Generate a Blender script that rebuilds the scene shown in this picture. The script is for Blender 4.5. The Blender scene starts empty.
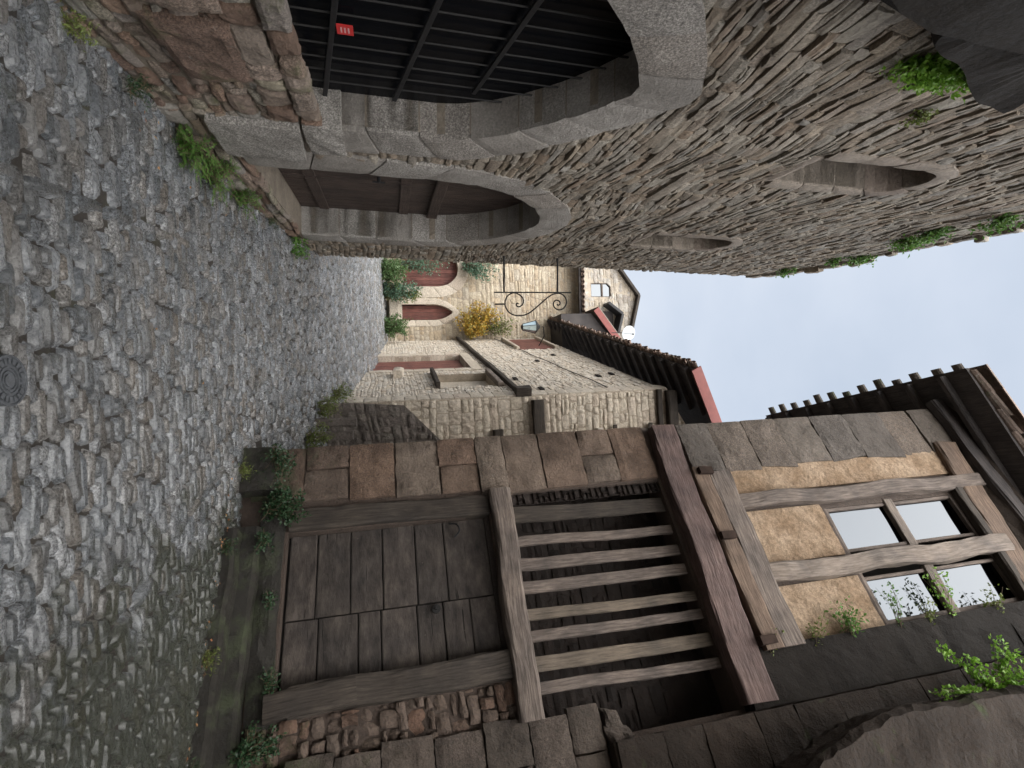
import bpy, math, random
from mathutils import Vector, noise
from mathutils.geometry import tessellate_polygon
random.seed(7)
PI = math.pi
sc = bpy.context.scene
col = sc.collection
V = Vector

# ------------------------------------------------------------------ camera model
FPX = 520.0
PIT = math.radians(13.2); ROL = math.radians(2.25)
CF = V((0, math.cos(PIT), math.sin(PIT)))
_r0 = V((1, 0, 0)); _u0 = V((0, -math.sin(PIT), math.cos(PIT)))
CR = _r0*math.cos(ROL) - _u0*math.sin(ROL)
CU = _u0*math.cos(ROL) + _r0*math.sin(ROL)
CAM = V((0, 0, 1.6))

def at(x, y, Y):
    """world point at street distance Y seen in that direction"""
    r = CF + CR*((y-384)/FPX) + CU*((x-512)/FPX)
    return CAM + r*(Y/r.y)

class Plane:
    def __init__(s, p, az, lean=0.0):
        a = math.radians(az)
        s.P = V(p); s.S = V((math.sin(a), math.cos(a), 0))
        n = V((s.S.y, -s.S.x, 0)); s.H = V((0, 0, 1)) + n*lean
        s.N = s.S.cross(s.H).normalized()
        if s.N.dot(n) < 0: s.N = -s.N
    def pt(s, a, h, d=0.0): return s.P + s.S*a + s.H*h + s.N*d
    def hit(s, x, y, d=0.0):
        r = CF + CR*((y-384)/FPX) + CU*((x-512)/FPX)
        P = s.P + s.N*d
        q = CAM + r*((P-CAM).dot(s.N)/r.dot(s.N)) - P
        return (q - s.H*q.z).dot(s.S), q.z

LW = Plane((-1.87, 0, 0), -4.16, 0.033)       # left arcaded house
RW = Plane((.70, 6.53, 0), 126.2)             # half-timbered house, street front
RH = Plane((.70, 6.53, 0), 193.5)             # its flank running away
MW = Plane((.30, 12.0, 0), 167.2)               # middle house, street front
MG = Plane((.30, 12.0, 0), 91)                # middle house gable
FW = Plane((0, 22.0, 0), 90)                  # far house
GW = Plane((0, 26.0, 0), 90)

def lerp(a, b, t): return a + (b-a)*t
_gz = [(-500, 0), (6.5, 0), (9, .2), (12, .58), (17, 1.15), (22, 1.6), (900, 1.6)]
def gz(y):
    for (a, za), (b, zb) in zip(_gz, _gz[1:]):
        if y <= b:
            return lerp(za, zb, (y-a)/(b-a))
    return 1.6

# ------------------------------------------------------------------ mesh builder
class MB:
    def __init__(s): s.v = []; s.f = []; s.uv = []
    def add(s, vs, fs, uvs=None):
        o = len(s.v); s.v.extend(vs)
        for k, f in enumerate(fs):
            s.f.append([i+o for i in f])
            s.uv.append(uvs[k] if uvs else [(0, 0)]*len(f))
    def build(s, name, mat, parent=None, smooth=False, org=None):
        me = bpy.data.meshes.new(name)
        if parent is not None:
            W = parent.location.copy(); q = parent.parent
            while q: W += q.location; q = q.parent
            loc = V((0, 0, 0))
        else:
            if org is None:
                n = len(s.v); W = sum((V(p) for p in s.v), V())/n
                W.z = min(p[2] for p in s.v)
            else: W = V(org)
            loc = W
        me.from_pydata([V(p)-W for p in s.v], [], s.f)
        ul = me.uv_layers.new(name='UVMap')
        k = 0; data = []
        for u in s.uv:
            for a in u: data.extend(a)
        ul.data.foreach_set('uv', data)
        if smooth: me.polygons.foreach_set('use_smooth', [True]*len(me.polygons))
        me.materials.append(mat); me.update()
        o = bpy.data.objects.new(name, me); col.objects.link(o)
        o.location = loc
        if parent is not None: o.parent = parent
        return o

def tag(o, label=None, cat=None, group=None, kind=None):
    if label: o['label'] = label
    if cat: o['category'] = cat
    if group: o['group'] = group
    if kind: o['kind'] = kind
    return o
def empty(name, loc, label, cat, group=None):
    o = bpy.data.objects.new(name, None); col.objects.link(o)
    o.location = V(loc); o.empty_display_size = .2
    return tag(o, label, cat, group)

def nz(p, f=1.0): return noise.noise(V(p)*f)

def block(mb, pl, q, d0, d1, nx=3, ny=2, rnd=.012, rough=.008, tilt=None, push=None, fr=9.0, org=0):
    """one stone: quad q of (s,h) corners, back d0, front d1 with worn edges"""
    (a, b, c, e) = q
    tl = tilt if tilt is not None else (0, 0)
    vs = []; nxx = nx+1; nyy = ny+1
    sd = random.random()*50
    for j in range(nyy):
        for i in range(nxx):
            u = i/nx; w = j/ny
            # pull border in a little
            s_ = (a[0]*(1-u)+b[0]*u)*(1-w)+(e[0]*(1-u)+c[0]*u)*w
            h_ = (a[1]*(1-u)+b[1]*u)*(1-w)+(e[1]*(1-u)+c[1]*u)*w
            edge = (i in (0, nx)) + (j in (0, ny))
            n1 = noise.noise(V((s_*fr+sd, h_*fr, sd)))
            n2 = noise.noise(V((s_*fr*2.7, h_*fr*2.7+sd, 3)))
            d = d1 + tl[0]*(u-.5) + tl[1]*(w-.5) + rough*(n1*1.4+n2*.7)
            if edge: d -= rnd*edge*(.8+n2*.7)
            if edge:
                s_ += n1*rnd*1.1; h_ += n2*rnd*1.1
            if push: s_, h_ = push(s_, h_)
            vs.append(pl.pt(s_, h_, d))
    fs = []
    for j in range(ny):
        for i in range(nx):
            k = j*nxx+i; fs.append([k, k+1, k+nxx+1, k+nxx])
    # skirt
    ring = list(range(nxx)) + [j*nxx+nx for j in range(1, nyy)] + [ny*nxx+i for i in range(nx-1, -1, -1)] + [j*nxx for j in range(ny-1, 0, -1)]
    m = len(vs)
    for k in ring:
        p = vs[k]; dd = (p-pl.P).dot(pl.N)
        vs.append(p - pl.N*(dd-d0))
    L = len(ring)
    for k in range(L):
        k2 = (k+1) % L
        fs.append([ring[k2], ring[k], m+k, m+k2])
    mb.add(vs, fs)

def inside(poly, s, h):
    r = False; n = len(poly)
    for i in range(n):
        x1, y1 = poly[i]; x2, y2 = poly[(i+1) % n]
        if (y1 > h) != (y2 > h) and s < (x2-x1)*(h-y1)/(y2-y1)+x1: r = not r
    return r
def nearest(poly, s, h):
    best = None; n = len(poly)
    for i in range(n):
        x1, y1 = poly[i]; x2, y2 = poly[(i+1) % n]
        dx, dy = x2-x1, y2-y1; L = dx*dx+dy*dy or 1e-9
        t = max(0, min(1, ((s-x1)*dx+(h-y1)*dy)/L))
        px, py = x1+dx*t, y1+dy*t; dd = (px-s)**2+(py-h)**2
        if best is None or dd < best[0]: best = (dd, px, py)
    return best[1], best[2]

def rubble(mb, pl, s0, s1, h0, h1, ch, cw, depth, holes=(), region=None, gap=.012, rnd=.012, rough=.008, nx=3, ny=2, wave=.02, skip=0.0, tilt=.0, base=.0, slant=0.0):
    """irregular courses of individual stones"""
    h = h0; row = 0
    boxes = [(min(p[0] for p in H), max(p[0] for p in H), min(p[1] for p in H), max(p[1] for p in H)) for H in holes]
    def lift(s, hh): return hh + wave*noise.noise(V((s*.9, hh*.6, 1.7)))*2 + slant*(s-s0)
    while h < h1-.3*ch:
        c = ch*random.uniform(.65, 1.45)
        if h+c > h1: c = h1-h
        s = s0 - random.uniform(0, cw)
        while s < s1:
            w = cw*random.uniform(.45, 1.7)
            a, b = max(s, s0), min(s+w, s1); s += w
            if b-a < .03: continue
            parts = [(h, h+c)]
            if c > ch*1.15 and random.random() < .35:
                m = h+c*random.uniform(.4, .6); parts = [(h, m), (m, h+c)]
            for (p0, p1) in parts:
                cs, chh = (a+b)/2, lift((a+b)/2, (p0+p1)/2)
                if random.random() < skip: continue
                if region and not inside(region, cs, chh): continue
                bad = False; near = []
                for H, bx in zip(holes, boxes):
                    if bx[0]-cw*2 < cs < bx[1]+cw*2 and bx[2]-.5 < chh < bx[3]+.5:
                        if inside(H, cs, chh): bad = True; break
                        near.append(H)
                if bad: continue
                def push(ss, hh, near=near):
                    for H in near:
                        if inside(H, ss, hh): ss, hh = nearest(H, ss, hh)
                    if region and not inside(region, ss, hh): ss, hh = nearest(region, ss, hh)
                    return ss, hh
                g = gap*random.uniform(.4, 1.4); j = gap*.8
                q = [(a+g, lift(a, p0)+g+random.uniform(-j, j)), (b-g, lift(b, p0)+g+random.uniform(-j, j)),
                     (b-g+random.uniform(-j, j), lift(b, p1)-g+random.uniform(-j, j)), (a+g+random.uniform(-j, j), lift(a, p1)-g+random.uniform(-j, j))]
                dd = base + depth*random.random()**1.3
                block(mb, pl, q, -.03, dd+.012, nx, ny, rnd, rough, (random.uniform(-tilt, tilt), random.uniform(-tilt, tilt)), push if (near or region) else None)
        h += c; row += 1

def slab(mb, pl, outer, holes, d0, d1):
    loops = [outer]+list(holes)
    flat = [p for L in loops for p in L]
    tris = tessellate_polygon([[V((p[0], p[1], 0)) for p in L] for L in loops])
    n = len(flat)
    vs = [pl.pt(p[0], p[1], d1) for p in flat] + [pl.pt(p[0], p[1], d0) for p in flat]
    fs = [list(t) for t in tris] + [[i+n for i in reversed(t)] for t in tris]
    o = 0
    for L in loops:
        m = len(L)
        for i in range(m):
            a, b = o+i, o+(i+1) % m
            fs.append([a, b, b+n, a+n])
        o += m
    mb.add(vs, fs)

def box(mb, pl, s0, s1, h0, h1, d0, d1):
    slab(mb, pl, [(s0, h0), (s1, h0), (s1, h1), (s0, h1)], [], d0, d1)

def beam(mb, p0, p1, w, t, nrm, seg=10, wob=.006, taper=1.0, rnd=.18, cracks=0):
    """weathered timber from p0 to p1; w across, t deep along nrm"""
    p0 = V(p0); p1 = V(p1); ax = (p1-p0); L = ax.length; ax.normalize()
    n = (V(nrm) - ax*V(nrm).dot(ax)).normalized(); b = ax.cross(n)
    r = min(w, t)*rnd
    prof = []
    for sx, sy in ((1, 1), (-1, 1), (-1, -1), (1, -1)):
        cx, cy = sx*(w/2-r), sy*(t/2-r)
        for k in ((0, 1, 2) if sx*sy > 0 else (2, 1, 0)):
            an = k*PI/4
            prof.append((cx+sx*r*math.cos(an), cy+sy*r*math.sin(an)))
    m = len(prof); vs = []; fs = []; uvs = []
    sd = random.random()*90; per = 2*(w+t)
    cum = [0]
    for k in range(m):
        a, c = prof[k], prof[(k+1) % m]; cum.append(cum[-1]+math.hypot(a[0]-c[0], a[1]-c[1]))
    for i in range(seg+1):
        u = i/seg; sc_ = lerp(1, taper, u)
        off = n*(wob*1.6*noise.noise(V((u*L*1.3, sd, 0)))) + b*(wob*2.2*noise.noise(V((u*L*1.1, sd, 7))))
        for k, (x, y) in enumerate(prof):
            q = wob*noise.noise(V((u*L*3, k*.7+sd, 3)))*1.5
            l = math.hypot(x, y) or 1
            vs.append(p0+ax*(u*L)+b*(x*sc_*(1+q/l))+n*(y*sc_*(1+q/l))+off)
    for i in range(seg):
        for k in range(m):
            k2 = (k+1) % m
            fs.append([i*m+k, i*m+k2, (i+1)*m+k2, (i+1)*m+k])
            u0, u1 = i/seg*L+sd, (i+1)/seg*L+sd
            uvs.append([(u0, cum[k]), (u0, cum[k+1]), (u1, cum[k+1]), (u1, cum[k])])
    fs.append(list(reversed(range(m)))); uvs.append([(sd+prof[k][0]*.1, prof[k][1]) for k in reversed(range(m))])
    fs.append([seg*m+k for k in range(m)]); uvs.append([(sd+prof[k][0]*.1, prof[k][1]) for k in range(m)])
    mb.add(vs, fs, uvs)

def tube(mb, pts, r, n=7, r1=None):
    pts = [V(p) for p in pts]; L = len(pts); vs = []; fs = []
    up = V((.13, .2, 1)).normalized()
    for i, p in enumerate(pts):
        t = (pts[min(i+1, L-1)]-pts[max(i-1, 0)]).normalized()
        a = t.cross(up)
        if a.length < .1: a = t.cross(V((1, 0, 0)))
        a.normalize(); b = t.cross(a)
        rr = r if r1 is None else lerp(r, r1, i/(L-1))
        for k in range(n):
            an = 2*PI*k/n; vs.append(p+a*math.cos(an)*rr+b*math.sin(an)*rr)
    for i in range(L-1):
        for k in range(n):
            k2 = (k+1) % n; fs.append([i*n+k, i*n+k2, (i+1)*n+k2, (i+1)*n+k])
    fs.append(list(range(n))); fs.append([(L-1)*n+k for k in reversed(range(n))])
    mb.add(vs, fs)

def catmull(P, k=6):
    P = [V(p) for p in P]; out = []
    for i in range(len(P)-1):
        a = P[max(i-1, 0)]; b = P[i]; c = P[i+1]; d = P[min(i+2, len(P)-1)]
        for j in range(k):
            t = j/k
            out.append(.5*((2*b)+(c-a)*t+(2*a-5*b+4*c-d)*t*t+(3*b-a-3*c+d)*t**3))
    out.append(P[-1]); return out

def disc(mb, c, ax, r, n=24, r0=0.0, h=0.0):
    """flat ring or disc raised by h along ax"""
    ax = V(ax).normalized(); a = ax.cross(V((0.1, 1, .05))).normalized(); b = ax.cross(a); c = V(c)
    vs = []; fs = []
    def ring(rr, z):
        o = len(vs)
        for k in range(n):
            an = 2*PI*k/n; vs.append(c+a*math.cos(an)*rr+b*math.sin(an)*rr+ax*z)
        return o
    o1 = ring(r, 0); o2 = ring(r*.985, h)
    for k in range(n): fs.append([o1+k, o1+(k+1) % n, o2+(k+1) % n, o2+k])
    if r0 > 0:
        o3 = ring(r0, h); o4 = ring(r0*.98, 0)
        for k in range(n):
            fs.append([o2+k, o2+(k+1) % n, o3+(k+1) % n, o3+k]); fs.append([o3+k, o3+(k+1) % n, o4+(k+1) % n, o4+k])
    else: fs.append([o2+k for k in range(n)])
    mb.add(vs, fs)

# ------------------------------------------------------------------ materials
def newmat(name):
    m = bpy.data.materials.new(name); m.use_nodes = True
    nt = m.node_tree; return m, nt, nt.nodes, nt.links, nt.nodes['Principled BSDF']
def N(nodes, t, **kw):
    n = nodes.new(t)
    for k, v in kw.items():
        if k in n.inputs: n.inputs[k].default_value = v
        else: setattr(n, k, v)
    return n
def ramp(nodes, stops):
    if len(stops) == 1: stops = [stops[0], (1.0, stops[0][1])]
    r = nodes.new('ShaderNodeValToRGB'); e = r.color_ramp.elements
    while len(e) < len(stops): e.new(.5)
    for i, (p, c) in enumerate(stops):
        e[i].position = p; e[i].color = (*c, 1) if len(c) == 3 else c
    return r
def mix(nodes, links, a, b, f, mode='MIX'):
    m = nodes.new('ShaderNodeMix'); m.data_type = 'RGBA'; m.blend_type = mode
    for s, v in ((0, f), (6, a), (7, b)):
        if isinstance(v, (tuple, list)): m.inputs[s].default_value = (*v, 1) if len(v) == 3 else v
        elif isinstance(v, (int, float)): m.inputs[s].default_value = v
        else: links.new(v, m.inputs[s])
    return m.outputs[2]
def noise_n(nodes, links, vec, scale, detail=4, rough=.6):
    n = nodes.new('ShaderNodeTexNoise'); n.inputs['Scale'].default_value = scale
    n.inputs['Detail'].default_value = detail; n.inputs['Roughness'].default_value = rough
    if vec is not None: links.new(vec, n.inputs['Vector'])
    return n.outputs['Fac']

def stone_mat(name, cols, rough=(.6, .9), bump=.5, fine=35, moss=0.0, mosscol=(.045, .065, .02), mossz=None, blot=.45, blotcol=(.3, .28, .26), spec=.4, lichen=0.0, lichcol=(.42, .42, .38), mossx=None, crust=0.0):
    m, nt, nd, lk, bs = newmat(name)
    geo = nd.new('ShaderNodeNewGeometry'); pos = geo.outputs['Position']
    rp = ramp(nd, [(i/(max(1, len(cols)-1)), c) for i, c in enumerate(cols)])
    lk.new(geo.outputs['Random Per Island'], rp.inputs[0])
    c = rp.outputs[0]
    n0 = noise_n(nd, lk, pos, 2.3, 5, .62)
    r0 = ramp(nd, [(.36, (0, 0, 0)), (.64, (1, 1, 1))]); lk.new(n0, r0.inputs[0])
    dk = mix(nd, lk, c, blotcol, 1.0, 'MULTIPLY')
    mm = nd.new('ShaderNodeMath'); mm.operation = 'MULTIPLY'; mm.inputs[1].default_value = blot; lk.new(r0.outputs[0], mm.inputs[0])
    c = mix(nd, lk, c, dk, mm.outputs[0])
    n1 = noise_n(nd, lk, pos, fine, 6, .7)
    r1 = ramp(nd, [(.3, (.55, .55, .55)), (.7, (1.35, 1.33, 1.3))]); lk.new(n1, r1.inputs[0])
    c = mix(nd, lk, c, r1.outputs[0], .85, 'MULTIPLY')
    if crust:
        nc = noise_n(nd, lk, pos, 75, 5, .8)
        rc_ = ramp(nd, [(.40, (.28, .27, .26)), (.50, (.9, .9, .9)), (.60, (1.75, 1.75, 1.75))]); lk.new(nc, rc_.inputs[0])
        rm = ramp(nd, [(.3, (0, 0, 0)), (.55, (crust,)*3)]); 
        fr2 = nd.new('ShaderNodeMath'); fr2.operation = 'MULTIPLY'; fr2.inputs[1].default_value = 7.31; lk.new(geo.outputs['Random Per Island'], fr2.inputs[0])
        fr3 = nd.new('ShaderNodeMath'); fr3.operation = 'FRACT'; lk.new(fr2.outputs[0], fr3.inputs[0]); lk.new(fr3.outputs[0], rm.inputs[0])
        c = mix(nd, lk, c, mix(nd, lk, c, rc_.outputs[0], 1.0, 'MULTIPLY'), rm.outputs[0])
    if lichen:
        n3 = noise_n(nd, lk, pos, 9, 6, .75)
        r3 = ramp(nd, [(.6, (0, 0, 0)), (.68, (lichen,)*3)]); lk.new(n3, r3.inputs[0])
        c = mix(nd, lk, c, lichcol, r3.outputs[0])
    if moss:
        n2 = noise_n(nd, lk, pos, 3.1, 7, .68)
        a = n2
        if mossx:
            sx = nd.new('ShaderNodeSeparateXYZ'); lk.new(pos, sx.inputs[0])
            mr = nd.new('ShaderNodeMapRange'); lk.new(sx.outputs[0], mr.inputs[0])
            mr.inputs[1].default_value = mossx[0]; mr.inputs[2].default_value = mossx[1]
            mr.inputs[3].default_value = 0; mr.inputs[4].default_value = .46
            ad = nd.new('ShaderNodeMath'); ad.operation = 'ADD'; lk.new(n2, ad.inputs[0]); lk.new(mr.outputs[0], ad.inputs[1]); a = ad.outputs[0]
        if mossz:
            sx = nd.new('ShaderNodeSeparateXYZ'); lk.new(pos, sx.inputs[0])
            mr = nd.new('ShaderNodeMapRange'); lk.new(sx.outputs[2], mr.inputs[0])
            mr.inputs[1].default_value = mossz[0]; mr.inputs[2].default_value = mossz[1]
            mr.inputs[3].default_value = .22; mr.inputs[4].default_value = -.25
            ad = nd.new('ShaderNodeMath'); ad.operation = 'ADD'; lk.new(n2, ad.inputs[0]); lk.new(mr.outputs[0], ad.inputs[1]); a = ad.outputs[0]
        r2 = ramp(nd, [(.64-.3*moss, (0, 0, 0)), (.78-.3*moss, (.85, .85, .85))]); lk.new(a, r2.inputs[0])
        c = mix(nd, lk, c, mosscol, r2.outputs[0])
    lk.new(c, bs.inputs['Base Color'])
    rr = nd.new('ShaderNodeMapRange'); lk.new(n1, rr.inputs[0])
    rr.inputs[1].default_value = .3; rr.inputs[2].default_value = .7; rr.inputs[3].default_value = rough[0]; rr.inputs[4].default_value = rough[1]
    lk.new(rr.outputs[0], bs.inputs['Roughness'])
    bs.inputs['Specular IOR Level'].default_value = spec
    n4 = noise_n(nd, lk, pos, fine*.5, 9, .78)
    vo = nd.new('ShaderNodeTexVoronoi'); vo.inputs['Scale'].default_value = fine*1.1; lk.new(pos, vo.inputs['Vector'])
    vm_ = nd.new('ShaderNodeMath'); vm_.operation = 'MULTIPLY'; vm_.inputs[1].default_value = .10; lk.new(vo.outputs['Distance'], vm_.inputs[0])
    ah = nd.new('ShaderNodeMath'); ah.operation = 'ADD'; lk.new(n4, ah.inputs[0]); lk.new(vm_.outputs[0], ah.inputs[1])
    bp = nd.new('ShaderNodeBump'); bp.inputs['Strength'].default_value = min(1, bump); bp.inputs['Distance'].default_value = .05*max(1, bump)
    lk.new(ah.outputs[0], bp.inputs['Height']); lk.new(bp.outputs[0], bs.inputs['Normal'])
    return m

def wood_mat(name, cols, rough=.8, bump=.6, island=True, gscale=14, spec=.3):
    m, nt, nd, lk, bs = newmat(name)
    uv = nd.new('ShaderNodeUVMap'); mp = nd.new('ShaderNodeMapping'); mp.inputs['Scale'].default_value = (1.1, gscale, 1)
    lk.new(uv.outputs[0], mp.inputs[0])
    geo = nd.new('ShaderNodeNewGeometry')
    g = noise_n(nd, lk, mp.outputs[0], 3.2, 8, .7)
    rp = ramp(nd, [(.3, cols[0]), (.5, cols[1]), (.72, cols[2])]); lk.new(g, rp.inputs[0])
    b = noise_n(nd, lk, geo.outputs['Position'], 3, 5, .6)
    rb = ramp(nd, [(.3, (.6, .6, .62)), (.7, (1.3, 1.25, 1.2))]); lk.new(b, rb.inputs[0])
    c = mix(nd, lk, rp.outputs[0], rb.outputs[0], .9, 'MULTIPLY')
    ri = ramp(nd, [(0, (.65, .65, .65)), (1, (1.25, 1.22, 1.2))]); lk.new(geo.outputs['Random Per Island'], ri.inputs[0])
    c = mix(nd, lk, c, ri.outputs[0], .8, 'MULTIPLY')
    # drying cracks
    mp2 = nd.new('ShaderNodeMapping'); mp2.inputs['Scale'].default_value = (.5, gscale*3.2, 1); lk.new(uv.outputs[0], mp2.inputs[0])
    cr = noise_n(nd, lk, mp2.outputs[0], 2.2, 3, .5)
    rc = ramp(nd, [(.30, (.3, .3, .3)), (.34, (1, 1, 1))]); lk.new(cr, rc.inputs[0])
    c = mix(nd, lk, c, rc.outputs[0], 1.0, 'MULTIPLY')
    lk.new(c, bs.inputs['Base Color']); bs.inputs['Roughness'].default_value = rough
    bs.inputs['Specular IOR Level'].default_value = spec
    ad = nd.new('ShaderNodeMath'); ad.operation = 'MULTIPLY'; lk.new(g, ad.inputs[0]); lk.new(rc.outputs[0], ad.inputs[1])
    bp = nd.new('ShaderNodeBump'); bp.inputs['Strength'].default_value = bump; bp.inputs['Distance'].default_value = .02
    lk.new(ad.outputs[0], bp.inputs['Height']); lk.new(bp.outputs[0], bs.inputs['Normal'])
    return m

def plain_mat(name, c, rough=.6, metal=0, spec=.4, var=.25, scale=6, bump=.15):
    m, nt, nd, lk, bs = newmat(name)
    geo = nd.new('ShaderNodeNewGeometry')
    n = noise_n(nd, lk, geo.outputs['Position'], scale, 6, .65)
    r = ramp(nd, [(.3, tuple(x*(1-var) for x in c)), (.7, tuple(min(1, x*(1+var)) for x in c))]); lk.new(n, r.inputs[0])
    lk.new(r.outputs[0], bs.inputs['Base Color'])
    bs.inputs['Roughness'].default_value = rough; bs.inputs['Metallic'].default_value = metal
    bs.inputs['Specular IOR Level'].default_value = spec
    if bump:
        bp = nd.new('ShaderNodeBump'); bp.inputs['Strength'].default_value = bump; bp.inputs['Distance'].default_value = .01
        lk.new(n, bp.inputs['Height']); lk.new(bp.outputs[0], bs.inputs['Normal'])
    return m

def leaf_mat(name, cols):
    m, nt, nd, lk, bs = newmat(name)
    geo = nd.new('ShaderNodeNewGeometry')
    r = ramp(nd, [(i/(len(cols)-1), c) for i, c in enumerate(cols)]); lk.new(geo.outputs['Random Per Island'], r.inputs[0])
    lk.new(r.outputs[0], bs.inputs['Base Color']); bs.inputs['Roughness'].default_value = .5
    tr = nd.new('ShaderNodeBsdfTranslucent'); lk.new(r.outputs[0], tr.inputs[0])
    ms = nd.new('ShaderNodeMixShader'); ms.inputs[0].default_value = .35
    out = nd['Material Output']
    lk.new(bs.outputs[0], ms.inputs[1]); lk.new(tr.outputs[0], ms.inputs[2]); lk.new(ms.outputs[0], out.inputs[0])
    return m

M = {}
M['left_stone'] = stone_mat('left_rubble', crust=.45, cols= [(.29, .235, .18), (.36, .33, .285), (.26, .215, .17), (.36, .30, .23), (.32, .305, .28), (.31, .24, .18), (.39, .36, .31), (.29, .265, .23)], bump=.8, fine=40, blot=.5, lichen=.35, moss=.05)
M['left_mortar'] = stone_mat('left_mortar', [(.25, .215, .175)], bump=.8, fine=30, blot=.5)
M['voussoir'] = stone_mat('arch_ashlar', crust=.7, cols= [(.36, .345, .325), (.41, .39, .37), (.32, .30, .28), (.37, .335, .305)], bump=.9, fine=55, blot=.5, lichen=.3)
M['niche_stone'] = stone_mat('brown_reveal_stone', [(.25, .21, .175), (.30, .26, .22), (.23, .185, .155)], bump=.7, fine=40, blot=.5)
M['sill_stone'] = stone_mat('sill_rubble', crust=.6, cols= [(.26, .20, .16), (.34, .29, .25), (.20, .13, .10), (.34, .24, .18), (.30, .29, .28), (.36, .32, .24)], bump=1, fine=38, blot=.5, moss=.35, mosscol=(.10, .11, .045), lichen=.3)
M['pier_stone'] = stone_mat('pier_ashlar', crust=.45, cols= [(.20, .135, .10), (.22, .175, .14), (.17, .125, .10), (.235, .15, .105), (.20, .16, .13)], bump=1.0, fine=45, blot=.85, moss=.16, mossz=(.1, 2.4), mosscol=(.06, .07, .035), lichen=.12)
M['pier_mortar'] = stone_mat('pier_mortar', [(.085, .062, .05)], bump=.8)
M['upper_stone'] = stone_mat('upper_lichened_ashlar', crust=.6, cols=[(.12, .10, .085), (.155, .13, .11), (.105, .09, .08), (.17, .135, .11)], bump=1.0, fine=30, blot=.5, lichen=.4, lichcol=(.30, .28, .255))
M['plaster'] = stone_mat('ochre_plaster', [(.36, .275, .20)], crust=.25, bump=.8, fine=22, blot=.9, blotcol=(.62, .56, .5), rough=(.85, .95), spec=.1)
M['rubble_r'] = stone_mat('brown_rubble', [(.15, .11, .085), (.18, .135, .11), (.13, .095, .075), (.20, .12, .085), (.15, .125, .105)], bump=1, fine=40, blot=.5, moss=.2, mossz=(.2, 1.8))
M['low_ashlar'] = stone_mat('mossy_ashlar', crust=.5, cols=[(.12, .095, .08), (.145, .115, .095), (.105, .085, .07)], bump=1.0, fine=45, blot=.85, moss=.25, mossz=(-.2, 3.0), mosscol=(.075, .08, .04))
M['dark_stone'] = stone_mat('shade_toned_dark_stone', [(.016, .0135, .012), (.020, .0165, .014), (.013, .0115, .0105)], spec=.12, bump=.6, fine=30, blot=.5)  # near-black: overhang shade on the return wall is put into this colour
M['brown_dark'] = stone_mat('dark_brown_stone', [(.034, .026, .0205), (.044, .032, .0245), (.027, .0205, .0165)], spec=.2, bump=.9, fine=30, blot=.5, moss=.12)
M['cream'] = stone_mat('cream_rubble', [(.66, .61, .54), (.59, .535, .455), (.63, .575, .50), (.56, .49, .41), (.61, .545, .465), (.56, .53, .48), (.60, .52, .42)], bump=.5, fine=22, blot=.35, blotcol=(.55, .5, .45))
M['cream_mortar'] = stone_mat('cream_mortar', [(.40, .345, .275)], bump=.5)
M['cream_ashlar'] = stone_mat('cream_ashlar', [(.50, .44, .36), (.54, .485, .41), (.47, .40, .33)], bump=.5, fine=20, blot=.3, blotcol=(.6, .55, .5))
M['ochre'] = stone_mat('ochre_masonry', [(.44, .38, .29), (.48, .425, .335), (.39, .32, .235), (.45, .37, .27), (.42, .385, .325)], bump=.6, fine=18, blot=.4, blotcol=(.6, .52, .42))
M['grey_rubble'] = stone_mat('grey_rubble', [(.34, .32, .29), (.40, .37, .33), (.30, .27, .24), (.42, .36, .28)], bump=.6, fine=18, blot=.4)
M['grey_butt'] = stone_mat('grey_buttress', [(.17, .15, .13), (.22, .19, .17), (.14, .12, .11), (.20, .18, .16)], bump=.9, fine=25, moss=.1)
M['cobble'] = stone_mat('wet_cobbles', [(.20, .22, .245), (.35, .37, .40), (.13, .145, .16), (.31, .295, .28), (.25, .275, .305), (.45, .47, .50), (.23, .205, .18), (.16, .18, .20), (.39, .41, .44)], rough=(.15, .42), bump=1.5, fine=42, blot=.55, spec=.9, moss=.12, mosscol=(.04, .045, .024), mossx=(.5, 2.2), crust=.95)
_b = M['cobble'].node_tree.nodes['Principled BSDF']; _b.inputs['Coat Weight'].default_value = .75; _b.inputs['Coat Roughness'].default_value = .26; _b.inputs['Coat IOR'].default_value = 1.4
M['bed'] = stone_mat('mossy_joint_earth', [(.045, .037, .03)], rough=(.5, .8), bump=1, fine=30, moss=.3, mosscol=(.055, .06, .028), spec=.5)
M['step'] = stone_mat('mossy_step_stone', [(.021, .0195, .016), (.028, .024, .019)], bump=.8, fine=24, moss=.5, mosscol=(.05, .06, .03), rough=(.4, .75))
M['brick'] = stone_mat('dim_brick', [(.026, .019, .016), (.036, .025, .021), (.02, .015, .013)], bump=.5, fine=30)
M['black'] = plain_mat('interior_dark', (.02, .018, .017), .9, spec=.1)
M['oak_grey'] = wood_mat('weathered_oak', [(.045, .038, .034), (.12, .10, .088), (.22, .19, .17)])
M['oak_pale'] = wood_mat('pale_weathered_oak', [(.07, .058, .05), (.17, .145, .125), (.27, .235, .21)])
M['oak_dark'] = wood_mat('dark_oak', [(.018, .0155, .0135), (.045, .038, .032), (.08, .068, .058)])
M['oak_slat'] = wood_mat('pale_slat_wood', [(.05, .042, .034), (.125, .105, .084), (.19, .16, .128)])
M['oak_rust'] = wood_mat('rusty_brown_oak', [(.055, .038, .03), (.125, .09, .068), (.20, .15, .115)])
M['mauve'] = wood_mat('worn_red_brown_beam', [(.055, .038, .036), (.105, .074, .069), (.16, .125, .115)], bump=1.0, gscale=8)
M['door_wood'] = wood_mat('old_door_planks', [(.02, .017, .016), (.055, .047, .042), (.10, .087, .078)], gscale=11, bump=1.0)
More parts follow.
